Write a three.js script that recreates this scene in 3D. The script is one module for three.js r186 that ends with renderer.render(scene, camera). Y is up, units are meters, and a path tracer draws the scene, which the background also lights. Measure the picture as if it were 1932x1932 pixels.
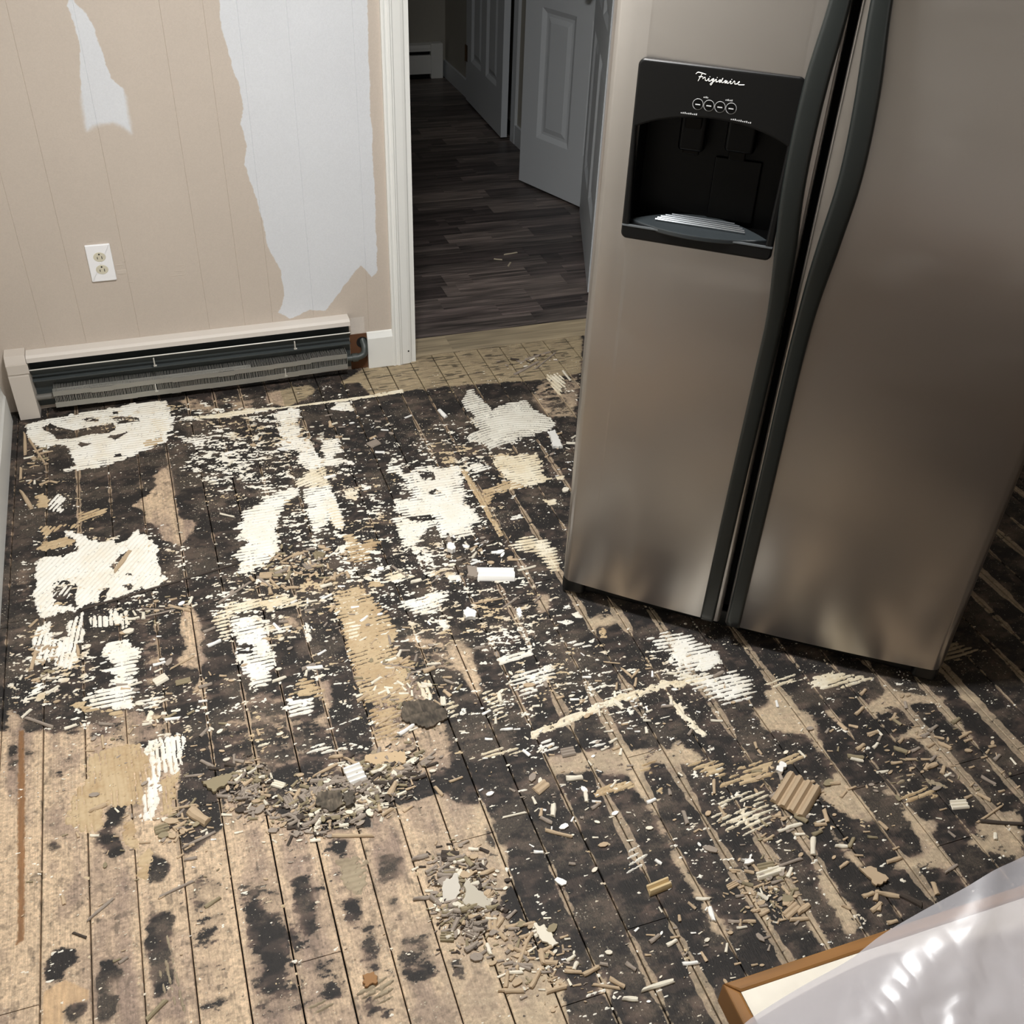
import * as THREE from 'three';
import { RoundedBoxGeometry } from 'three/addons/geometries/RoundedBoxGeometry.js';
import { mergeGeometries, toCreasedNormals } from 'three/addons/utils/BufferGeometryUtils.js';
import { RectAreaLightUniformsLib } from 'three/addons/lights/RectAreaLightUniformsLib.js';
import { Brush, Evaluator, SUBTRACTION } from 'three-bvh-csg';

// ---------------------------------------------------------------- camera, light, exposure
const scene = new THREE.Scene();
scene.background = new THREE.Color(0x000000);
const camera = new THREE.PerspectiveCamera(53.07, 1, 0.03, 40);
camera.position.set(0, 1.745, 0);
{
  // view direction and roll solved from the vanishing points of the wall, the boards and the door frame
  const right = new THREE.Vector3(0.946469,0.036665,0.320705), up = new THREE.Vector3(0.165342,0.798230,-0.579216), back = new THREE.Vector3(-0.277233,0.601236,0.749438);
  camera.quaternion.setFromRotationMatrix(new THREE.Matrix4().makeBasis(right, up, back));
}
const renderer = new THREE.WebGLRenderer({ antialias: true });
renderer.toneMapping = THREE.LinearToneMapping;
renderer.toneMappingExposure = 1.0;
renderer.shadowMap.enabled = true;
RectAreaLightUniformsLib.init();
const LAMP_AT = [0.36, 2.25, -1.58], LAMP_NITS = 185, LAMP_SIZE = 0.30, LAMP_COLOR = 0xfcfcfb, REAR_FILL_AT = [1.0, 2.25, 2.1], REAR_FILL_NITS = 85, HALL_FILL_AT = [1.25, 2.25, -5.3], HALL_FILL_NITS = 2.6;

// ---------------------------------------------------------------- helpers
function rng(seed) { let a = seed >>> 0; return () => { a = (a + 0x6d2b79f5) | 0; let t = Math.imul(a ^ (a >>> 15), 1 | a); t = (t + Math.imul(t ^ (t >>> 7), 61 | t)) ^ t; return ((t ^ (t >>> 14)) >>> 0) / 4294967296; }; }
const R0 = rng(7);
const NT = new Float32Array(65536); { const r = rng(99); for (let i = 0; i < 65536; i++) NT[i] = r(); }
function vn(x, y) { // value noise 0..1
  const xi = Math.floor(x), yi = Math.floor(y); let fx = x - xi, fy = y - yi; fx = fx * fx * (3 - 2 * fx); fy = fy * fy * (3 - 2 * fy);
  const x0 = xi & 255, x1 = (xi + 1) & 255, y0 = (yi & 255) << 8, y1 = ((yi + 1) & 255) << 8;
  const a = NT[y0 | x0], b = NT[y0 | x1], c = NT[y1 | x0], d = NT[y1 | x1];
  return a + (b - a) * fx + (c - a + (a - b - c + d) * fx) * fy;
}
const fbm = (x, y) => 0.55 * vn(x, y) + 0.29 * vn(x * 2.07 + 13.1, y * 2.07 + 7.7) + 0.16 * vn(x * 4.3 + 31.7, y * 4.3 + 3.3);
const clamp = (x, a = 0, b = 1) => Math.max(a, Math.min(b, x));
const smooth = (a, b, x) => { const t = clamp((x - a) / (b - a)); return t * t * (3 - 2 * t); };
const counts = {};
function numbered(n) { const k = (counts[n] = (counts[n] ?? -1) + 1); return k ? `${n}_${String(k).padStart(3, '0')}` : n; }
function mesh(name, geo, mat, parent) { const m = new THREE.Mesh(geo, mat); m.name = parent === scene ? numbered(name) : name; m.castShadow = m.receiveShadow = true; parent.add(m); return m; }
function tag(o, label, category, group) { o.userData.label = label; o.userData.category = category; if (group) o.userData.group = group; return o; }
function thing(name, label, category, pos = [0, 0, 0], ry = 0, group) { const g = new THREE.Group(); g.name = numbered(name); g.position.set(...pos); g.rotation.y = ry; scene.add(g); return tag(g, label, category, group); }
function struct(name, label) { const g = new THREE.Group(); g.name = name; g.userData.kind = 'structure'; if (label) { g.userData.label = label; } scene.add(g); return g; }
function box(x0, x1, y0, y1, z0, z1) { const g = new THREE.BoxGeometry(x1 - x0, y1 - y0, z1 - z0); g.translate((x0 + x1) / 2, (y0 + y1) / 2, (z0 + z1) / 2); return g; }
function rbox(x0, x1, y0, y1, z0, z1, r = 0.003, s = 2) { const g = new RoundedBoxGeometry(x1 - x0, y1 - y0, z1 - z0, s, r); g.translate((x0 + x1) / 2, (y0 + y1) / 2, (z0 + z1) / 2); return g; }
const plain = (g) => { const n = g.index ? g.toNonIndexed() : g; for (const k of Object.keys(n.attributes)) if (!['position', 'normal'].includes(k)) n.deleteAttribute(k); return n; };
const merged = (list) => mergeGeometries(list.map(plain));
const std = (hex, rough = 0.6, extra = {}) => new THREE.MeshStandardMaterial({ color: hex, roughness: rough, ...extra });
// polygon prism: points in a plane, extruded
function prism(pts, depth, bevel = 0) { const s = new THREE.Shape(pts.map((p) => new THREE.Vector2(p[0], p[1]))); return new THREE.ExtrudeGeometry(s, { depth, bevelEnabled: bevel > 0, bevelSize: bevel, bevelThickness: bevel, bevelOffset: -bevel, bevelSegments: 2, curveSegments: 10 }); }
function roundRect(x0, x1, y0, y1, r, hole) { const s = hole ? new THREE.Path() : new THREE.Shape(); s.moveTo(x0 + r, y0); s.lineTo(x1 - r, y0); s.absarc(x1 - r, y0 + r, r, -Math.PI / 2, 0); s.lineTo(x1, y1 - r); s.absarc(x1 - r, y1 - r, r, 0, Math.PI / 2); s.lineTo(x0 + r, y1); s.absarc(x0 + r, y1 - r, r, Math.PI / 2, Math.PI); s.lineTo(x0, y0 + r); s.absarc(x0 + r, y0 + r, r, Math.PI, Math.PI * 1.5); return s; }
// lay a prism drawn in (x, y) so that its y runs up a wall: profile (z, y) swept along x, and so on
const alongX = (profileZY, x0, x1, bevel = 0) => { const g = prism(profileZY.map(([z, y]) => [-z, y]), x1 - x0, bevel); g.rotateY(Math.PI / 2); g.translate(x0, 0, 0); return g; };   // shape x -> -z
const alongY = (profileXZ, y0, y1, bevel = 0) => { const g = prism(profileXZ.map(([x, z]) => [x, -z]), y1 - y0, bevel); g.rotateX(-Math.PI / 2); g.translate(0, y0, 0); return g; };
function dataTex(w, h, fn, srgb = true) { const d = new Uint8Array(w * h * 4); fn(d); const t = new THREE.DataTexture(d, w, h, THREE.RGBAFormat); t.magFilter = THREE.LinearFilter; t.minFilter = THREE.LinearFilter; t.wrapS = t.wrapT = THREE.RepeatWrapping; if (srgb) t.colorSpace = THREE.SRGBColorSpace; t.needsUpdate = true; return t; }
function grainTex(w, h, base, amp, sx, sy, seed = 0) { return dataTex(w, h, (d) => { for (let y = 0; y < h; y++) for (let x = 0; x < w; x++) { const i = (y * w + x) * 4, n = fbm(x / w * sx + seed, y / h * sy + seed * 3) - 0.5 + 0.5 * (vn(x / w * sx * 6 + seed, y / h * sy * 3) - 0.5), k = 1 + amp * n; for (let c = 0; c < 3; c++) d[i + c] = clamp(base[c] * k, 0, 255); d[i + 3] = 255; } }); }
function uvPlane(g, ax, ay, sx = 1, sy = 1) { const p = g.attributes.position, uv = new Float32Array(p.count * 2), get = { x: (i) => p.getX(i), y: (i) => p.getY(i), z: (i) => p.getZ(i) }; for (let i = 0; i < p.count; i++) { uv[2 * i] = get[ax](i) * sx; uv[2 * i + 1] = get[ay](i) * sy; } g.setAttribute('uv', new THREE.BufferAttribute(uv, 2)); return g; }
function inPoly(P, x, y) { let c = false; for (let i = 0, j = P.length - 2; i < P.length; j = i, i += 2) if ((P[i + 1] > y) !== (P[j + 1] > y) && x < (P[j] - P[i]) * (y - P[i + 1]) / (P[j + 1] - P[i + 1]) + P[i]) c = !c; return c; }
function sdPoly(P, x, y) { let d = 1e9; for (let i = 0, j = P.length - 2; i < P.length; j = i, i += 2) { const ex = P[j] - P[i], ey = P[j + 1] - P[i + 1], wx = x - P[i], wy = y - P[i + 1], t = clamp((wx * ex + wy * ey) / (ex * ex + ey * ey + 1e-9)); const dx = wx - ex * t, dy = wy - ey * t; d = Math.min(d, dx * dx + dy * dy); } d = Math.sqrt(d); return inPoly(P, x, y) ? d : -d; }

// ---------------------------------------------------------------- shared materials
const M = {
  white: std(0xe6e6e2, 0.38), whiteMatte: std(0xdedbd3, 0.7), beige: std(0xc4b9ad, 0.62), ceiling: std(0xe8e4dc, 0.9), hallWall: std(0xa8a49a, 0.8),
  black: std(0x070707, 0.45), gap: std(0x050505, 0.9), rubber: std(0x0d0d0d, 0.7), handle: std(0x141817, 0.36), gloss: new THREE.MeshPhysicalMaterial({ color: 0x020202, roughness: 0.4, specularIntensity: 0.35 }),
  doorPaint: std(0xc6cace, 0.42), metalDark: std(0x4c5151, 0.42, { metalness: 0.25 }), alu: std(0x9d9b94, 0.5, { metalness: 0.45 }), aluBright: std(0xcfcdc6, 0.4, { metalness: 0.4 }),
  brownHole: std(0x5b3a22, 0.9), pipe: std(0x3d423f, 0.45), ivory: std(0xcfc9b5, 0.4), slot: std(0x120c08, 0.8), outletWhite: std(0xf0f0f2, 0.3), chrome: std(0xd8d8d8, 0.15, { metalness: 1 }), hinge: std(0x5a4630, 0.5, { metalness: 0.6 }),
};
const PRIMER=[[305,1577,245,1160,242,1093,254,1013,272,935,274,878,263,833,271,773,259,720,275,650,290,566,298,465,329,387,336,294,311,238,345,212,408,234,462,227,514,288,588,374,620,327,641,346,643,555,642,870,646,1150,654,1584],[-130,1169,-138,1155,-127,1110,-129,1049,-147,950,-153,880,-153,841,-132,851,-109,855,-81,859,-56,846,-37,828,-36,912,-38,945,-64,978,-74,1037,-85,1114,-99,1144,-116,1164,-116,1198]];
// ---------------------------------------------------------------- room shell
const WZ = -3.10, CEIL = 2.4, LX = -0.535;                    // back wall, ceiling, left wall
const skew = (z) => 0.011 * (z + 1.5);                         // the boards and the left wall stand 0.6 degrees off square
{
  const L = struct('wall_left', 'beige left wall');
  const g = new THREE.BufferGeometry(); const a = LX + skew(-3.3), b = LX + skew(3.2);
  mesh('wall_surface', alongY([[a, -3.3], [b, 3.2], [b - 0.12, 3.2], [a - 0.12, -3.3]], 0, CEIL), M.whiteMatte, L);
  const bb = struct('baseboard_left', 'white baseboard along the left wall');
  const prof = [[0, 0], [0.015, 0], [0.015, 0.088], [0.011, 0.098], [0.008, 0.112], [0.006, 0.132], [0, 0.137]];
  const sh = new THREE.Shape(prof.map(([x, y]) => new THREE.Vector2(x, y)));
  const bg = new THREE.ExtrudeGeometry(sh, { depth: 6.15, bevelEnabled: false }); bg.translate(0, 0, -3.045);
  const bm = mesh('board', bg, M.white, bb); bm.position.set(LX + skew(0), 0, 0); bm.rotation.y = Math.atan(0.011);
}
{ // back wall: grooved panelling, primer patches over beige paint
  const W = struct('wall_back', 'beige grooved panel wall with white primer patches');
  const TW = 1024, TH = 2048, X0 = -0.56, XW = 1.32;
  const paint = dataTex(TW, TH, (d) => {
    for (let j = 0; j < TH; j++) for (let i = 0; i < TW; i++) {
      const x = (X0 + i / TW * XW) * 1000, y = j / TH * 2400, o = (j * TW + i) * 4;
      const wob = 5 * (vn(x / 22, y / 22) - 0.5) + 2.4 * (vn(x / 5, y / 5) - 0.5);
      let k = 0;
      if (x > 220 && y > 200) k = Math.max(k, smooth(-1.6, 1.6, sdPoly(PRIMER[0], x, y) + wob));
      else if (x < 0 && y > 700) k = Math.max(k, smooth(-1.6 - 7 * smooth(960, 915, y), 1.6 + 7 * smooth(960, 915, y), sdPoly(PRIMER[1], x, y) + wob));
      const n = 1 + 0.030 * (fbm(x / 160, y / 160) - 0.5) + 0.022 * (vn(x / 3, y / 3) - 0.5), sp = (x > 541 && x < 588 && y > 130 + 4 * vn(x / 6, 1) && y < 190) ? 1 : 0;
      const B = sp ? [206, 197, 188] : [194, 182, 170], P = [212, 214, 218];
      for (let c = 0; c < 3; c++) d[o + c] = clamp((B[c] + (P[c] - B[c]) * k) * n, 0, 255);
      d[o + 3] = 255;
    }
  });
  const bump = dataTex(512, 512, (d) => { for (let j = 0; j < 512; j++) for (let i = 0; i < 512; i++) { const v = 127 + 100 * (vn(i / 3, j / 3) - 0.5) + 60 * (vn(i / 11, j / 11) - 0.5), o = (j * 512 + i) * 4; d[o] = d[o + 1] = d[o + 2] = v; d[o + 3] = 255; } }, false);
  bump.repeat.set(4, 7);
  const pm = new THREE.MeshStandardMaterial({ map: paint, roughness: 0.55, bumpMap: bump, bumpScale: 0.0006 });
  const grooves = [-0.56, -0.396, -0.28, -0.122, 0.0905, 0.2015, 0.29, 0.4225, 0.6035, 0.75];
  for (let k = 0; k + 1 < grooves.length; k++) {
    const a = grooves[k], b = grooves[k + 1], c = 0.0009;
    const g = alongY([[a, WZ - 0.02], [a, WZ - 0.0010], [a + c, WZ], [b - c, WZ], [b, WZ - 0.0010], [b, WZ - 0.02]], 0, CEIL);
    uvPlane(g, 'x', 'y', 1 / XW, 1 / 2.4); const uv = g.attributes.uv; for (let i = 0; i < uv.count; i++) uv.setX(i, uv.getX(i) - X0 / XW);
    mesh('wall_panel', g, pm, W);
  }
  mesh('wall_core', box(-0.6, 0.75, 0, CEIL, WZ - 0.13, WZ - 0.02), M.beige, W);
  mesh('door_header', box(0.75, 1.56, 2.06, CEIL, WZ - 0.13, WZ), M.beige, W);
  mesh('wall_right_of_doorway', box(1.56, 3.6, 0, CEIL, WZ - 0.3, WZ), M.beige, W);
  // smears of filler left proud of the paint around the outlet
  const fill = [[-0.150, 0.4205, 0.027, 0.0125], [-0.152, 0.4485, 0.024, 0.002], [-0.128, 0.458, 0.010, 0.0016], [0.002, 0.3985, 0.042, 0.0018], [0.013, 0.412, 0.03, 0.0016], [0.024, 0.4295, 0.02, 0.0013], [-0.125, 0.392, 0.014, 0.0016], [-0.215, 0.528, 0.016, 0.0016]];
  for (const [x, y, w, h] of fill) { const g = rbox(x, x + w, y, y + h, WZ - 0.001, WZ + 0.0009, 0.0004, 1); g.translate(0, 0, 0); mesh('filler_smear', g, M.beige, W); }
}
{ // casing round the doorway and the short baseboard beside it
  const c = struct('trim_1', 'white moulded door casing');
  const prof = [[0.680, 0], [0.680, 0.013], [0.683, 0.016], [0.688, 0.016], [0.690, 0.0135], [0.694, 0.0135], [0.697, 0.0165], [0.704, 0.017], [0.7065, 0.0145], [0.710, 0.0145], [0.714, 0.012], [0.736, 0.010], [0.744, 0.008], [0.748, 0.005], [0.748, 0]];
  mesh('casing_leg', alongY(prof.map(([x, z]) => [x, WZ + z]), 0, 2.06), M.white, c);
  mesh('casing_head', box(0.68, 1.63, 2.06, 2.125, WZ, WZ + 0.016), M.white, c);
  mesh('casing_leg', box(1.562, 1.63, 0, 2.06, WZ, WZ + 0.016), M.white, c);
  mesh('jamb', box(0.748, 0.762, 0, 2.06, WZ - 0.15, WZ + 0.004), M.white, c);
  mesh('jamb', box(1.548, 1.562, 0, 2.06, WZ - 0.30, WZ + 0.004), M.white, c);
  const n = mesh('nail_hole', new THREE.CylinderGeometry(0.0028, 0.0028, 0.002, 10).rotateX(Math.PI / 2), M.slot, c); n.position.set(0.735, 0.047, WZ + 0.0106);
  const b = struct('baseboard_back', 'short white baseboard between the heater and the doorway');
  mesh('board', alongX([[WZ, 0], [WZ + 0.014, 0.001], [WZ + 0.014, 0.112], [WZ + 0.008, 0.124], [WZ + 0.005, 0.131], [WZ, 0.133]], 0.594, 0.681), M.white, b);
}
{ // shell outside the view: right wall, wall behind the camera, ceiling, hall
  const r = struct('wall_right'); mesh('wall_surface', box(3.6, 3.72, 0, CEIL, -3.4, 3.2), M.beige, r);
  const f = struct('wall_front'); mesh('wall_surface', box(-0.7, 3.72, 0, CEIL, 3.08, 3.2), M.beige, f);
  const c = struct('ceiling'); mesh('ceiling_board', box(-0.8, 3.72, CEIL, CEIL + 0.1, -6.9, 3.2), M.ceiling, c);
  const hl = struct('wall_hall_left'); mesh('wall_surface', box(0.34, 0.46, 0, CEIL, -6.9, WZ - 0.13), M.hallWall, hl);
  const hb = struct('wall_hall_end', 'grey wall at the far end of the hall'); mesh('wall_surface', box(0.3, 2.2, 0, CEIL, -6.9, -6.72), M.hallWall, hb);
  const hr = struct('wall_hall_right', 'grey wall on the right of the hall');
  mesh('wall_surface', box(1.89, 2.0, 0, CEIL, -6.72, -6.2), M.hallWall, hr);
  mesh('wall_surface', box(1.89, 2.0, 2.07, CEIL, -6.2, -5.36), M.hallWall, hr);
  mesh('wall_surface', box(1.89, 2.14, 0, CEIL, -5.36, -4.85), M.hallWall, hr);
  mesh('wall_surface', box(2.04, 2.14, 2.07, CEIL, -4.85, -3.95), M.hallWall, hr);
  mesh('wall_surface', box(2.04, 2.14, 0, CEIL, -3.95, -3.4), M.hallWall, hr);
  mesh('room_beyond', merged([box(2.6, 2.7, 0, CEIL, -6.9, -3.4), box(2.0, 2.7, 0, CEIL, -6.9, -6.72), box(2.0, 2.7, -0.1, 0, -6.9, -3.4), box(2.0, 2.7, CEIL, CEIL + 0.1, -6.9, -3.4)]), M.hallWall, hr);
  const ht = struct('trim_2', 'white door casings on the right side of the hall');
  mesh('casing_leg', box(1.874, 1.89, 0, 2.1, -6.20, -6.145), M.doorPaint, ht);
  mesh('casing_leg', box(1.874, 1.89, 0, 2.1, -5.37, -5.305), M.doorPaint, ht);
  mesh('casing_head', box(1.874, 1.89, 2.05, 2.11, -6.2, -5.305), M.doorPaint, ht);
  const hbb = struct('baseboard_hall', 'white baseboard at the far right of the hall');
  mesh('board', box(1.876, 1.89, 0, 0.10, -6.72, -6.20), M.doorPaint, hbb);
  mesh('board', box(1.876, 1.89, 0, 0.10, -5.305, -4.86), M.doorPaint, hbb);
}
// ---------------------------------------------------------------- hall floor: dark vinyl planks
{
  const F = struct('floor_hall', 'dark brown wood-look vinyl planks in the hall');
  mesh('subfloor', box(0.3, 2.7, -0.06, -0.008, -6.9, -3.25), M.rubber, F);
  const mats = []; const tones = [[76, 68, 66], [86, 77, 74], [94, 85, 81], [70, 62, 60], [102, 92, 87]];
  for (let k = 0; k < 5; k++) { const t = grainTex(512, 128, tones[k], 0.95, 1.2, 11, 11 + k * 5); mats.push(new THREE.MeshStandardMaterial({ map: t, roughness: 0.42 })); }
  const r = rng(21);
  for (let k = 0; ; k++) {
    const z1 = -3.262 - k * 0.1005, z0 = z1 - 0.0998; if (z0 < -6.72) break;
    let x = 0.3 - r() * 0.5;
    while (x < 2.04) {
      const L = 0.35 + r() * 0.55, a = Math.max(x, 0.3), b = Math.min(x + L, z1 > -4.85 ? 2.04 : 1.9); x += L;
      if (b - a < 0.02) continue;
      const g = box(a, b - 0.0006, -0.008, 0, z0, z1), ox = r(), oz = r(); uvPlane(g, 'x', 'z', 1 / 0.6, 1 / 0.2); const uv = g.attributes.uv; for (let i = 0; i < uv.count; i++) uv.setXY(i, uv.getX(i) + ox, uv.getY(i) + oz);
      mesh('vinyl_plank', g, mats[Math.floor(r() * 5)], F);
    }
  }
}
// ---------------------------------------------------------------- doors in the hall
function panelDoor(name, label, hx, hz, dirX, dirZ, w, handleSide) {
  const g = struct(name, label); g.position.set(hx, 0.012, hz); g.rotation.y = Math.atan2(-dirZ, dirX); // local +x runs from the hinge to the free edge
  const h = 2.02, t = 0.035, st = 0.112, ms = 0.10, pw = (w - 2 * st - ms) / 2, rows = [[0.235, 0.80], [0.93, 1.55], [1.66, 1.90]];
  const s = new THREE.Shape(); s.moveTo(0, 0); s.lineTo(w, 0); s.lineTo(w, h); s.lineTo(0, h); s.closePath();
  for (const x0 of [st, st + pw + ms]) for (const [y0, y1] of rows) { const p = new THREE.Path(); p.moveTo(x0, y0); p.lineTo(x0, y1); p.lineTo(x0 + pw, y1); p.lineTo(x0 + pw, y0); p.closePath(); s.holes.push(p); }
  const frame = new THREE.ExtrudeGeometry(s, { depth: t, bevelEnabled: false }); frame.translate(0, 0, -t / 2);
  mesh('door_frame', frame, M.doorPaint, g);
  for (const x0 of [st, st + pw + ms]) for (const [y0, y1] of rows) {
    const c = [[0, 0.0175], [0.010, 0.0125], [0.022, 0.0065], [0.034, 0.0065], [0.056, 0.0125]], parts = [];   // moulding steps in from the edge
    for (const sgn of [1, -1]) {
      const pos = [], ring = (d, z) => [[x0 + d, y0 + d], [x0 + pw - d, y0 + d], [x0 + pw - d, y1 - d], [x0 + d, y1 - d]].map(([x, y]) => [x, y, sgn * z]);
      for (let k = 0; k + 1 < c.length; k++) { const A = ring(...c[k]), B = ring(...c[k + 1]); for (let e = 0; e < 4; e++) { const f = (e + 1) % 4, q = sgn > 0 ? [A[e], A[f], B[f], A[e], B[f], B[e]] : [A[e], B[f], A[f], A[e], B[e], B[f]]; pos.push(...q.flat()); } }
      const E = ring(...c[c.length - 1]), q = sgn > 0 ? [E[0], E[1], E[2], E[0], E[2], E[3]] : [E[0], E[2], E[1], E[0], E[3], E[2]]; pos.push(...q.flat());
      const bg = new THREE.BufferGeometry(); bg.setAttribute('position', new THREE.Float32BufferAttribute(pos, 3)); bg.computeVertexNormals(); parts.push(bg);
    }
    mesh('door_panel', mergeGeometries(parts), M.doorPaint, g);
  }
  for (const sgn of [1, -1]) { const k = mesh('door_knob', new THREE.LatheGeometry([[0, 0.062], [0.018, 0.06], [0.027, 0.048], [0.024, 0.036], [0.011, 0.028], [0.011, 0.008], [0.03, 0.006], [0.03, 0]].map(([x, y]) => new THREE.Vector2(x, y)), 20), M.chrome, g); k.position.set(w - 0.06, 0.95, sgn * t / 2); k.rotation.x = sgn * Math.PI / 2; }
  for (const y of [0.26, 1.02, 1.78]) mesh('hinge', merged([new THREE.CylinderGeometry(0.006, 0.006, 0.09, 10).translate(-0.004, y, handleSide * (t / 2 + 0.002)), box(0, 0.03, y - 0.045, y + 0.045, handleSide > 0 ? t / 2 - 0.001 : -t / 2 - 0.001, handleSide > 0 ? t / 2 + 0.001 : -t / 2 + 0.001)]), M.hinge, g);
  return g;
}
panelDoor('door_1', 'pale grey panelled door standing open along the right of the doorway', 1.566, -3.44, 0.336, -0.942, 0.87, 1);
panelDoor('door_2', 'pale grey panelled door ajar in the middle of the hall', 2.0, -4.02, -0.36, -0.933, 0.77, -1);
panelDoor('door_3', 'dim panelled door ajar at the far end of the hall', 1.872, -6.14, -0.035, 0.999, 0.75, 1);
{ // heater at the end of the hall
  const h = thing('baseboard_heater', 'dim white baseboard heater across the far end of the dark hall', 'heater', [0, 0, -6.72]);
  mesh('cover', alongX([[0, 0.03], [0.052, 0.03], [0.055, 0.135], [0.05, 0.14], [0, 0.14]], 0.47, 1.78), M.white, h);
  mesh('slot', box(0.47, 1.78, 0.14, 0.165, 0, 0.03), M.gap, h);
  mesh('top_cap', alongX([[0, 0.205], [0.05, 0.2], [0.058, 0.185], [0.058, 0.165], [0, 0.165]], 0.47, 1.78), M.white, h);
  mesh('end_cap', rbox(1.78, 1.86, 0, 0.21, 0, 0.062, 0.006), M.white, h);
  mesh('kick', box(0.47, 1.78, 0, 0.03, 0, 0.03), M.gap, h);
}
// ---------------------------------------------------------------- wall outlet
{
  const o = thing('wall_outlet', 'white wall outlet plate with two ivory sockets on the beige wall', 'outlet', [-0.189, 0.462, WZ], 0);
  const s = roundRect(-0.035, 0.035, -0.057, 0.057, 0.003); const pts = [[0.0195], [-0.0195]];
  const pg = new THREE.ExtrudeGeometry(s, { depth: 0.0026, bevelEnabled: true, bevelThickness: 0.0028, bevelSize: 0.0034, bevelOffset: -0.0034, bevelSegments: 3, curveSegments: 24 }); pg.translate(0, 0, 0.001);
  mesh('cover_plate', pg, M.outletWhite, o);
  for (const [cy] of pts) {
    const sh = new THREE.Shape(); sh.absellipse(0, 0, 0.0178, 0.0150, 0, Math.PI * 2); const g = new THREE.ExtrudeGeometry(sh, { depth: 0.0066, bevelEnabled: true, bevelSize: 0.0006, bevelThickness: 0.0006, bevelOffset: -0.001, bevelSegments: 1, curveSegments: 24 }); g.translate(0, cy, 0);
    const k = mesh('socket', g, M.ivory, o);
    mesh('slots', merged([box(-0.0072, -0.0052, cy - 0.006, cy + 0.001, 0.0070, 0.0075), box(0.0052, 0.0072, cy - 0.0065, cy + 0.0025, 0.0070, 0.0075), new THREE.CylinderGeometry(0.0024, 0.0024, 0.0006, 12).rotateX(Math.PI / 2).translate(0, cy + 0.0085, 0.0072)]), M.slot, k);
  }
  mesh('screw', new THREE.SphereGeometry(0.003, 12, 8).scale(1, 1, 0.4).translate(0, 0, 0.0064), M.outletWhite, o);
}
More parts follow.
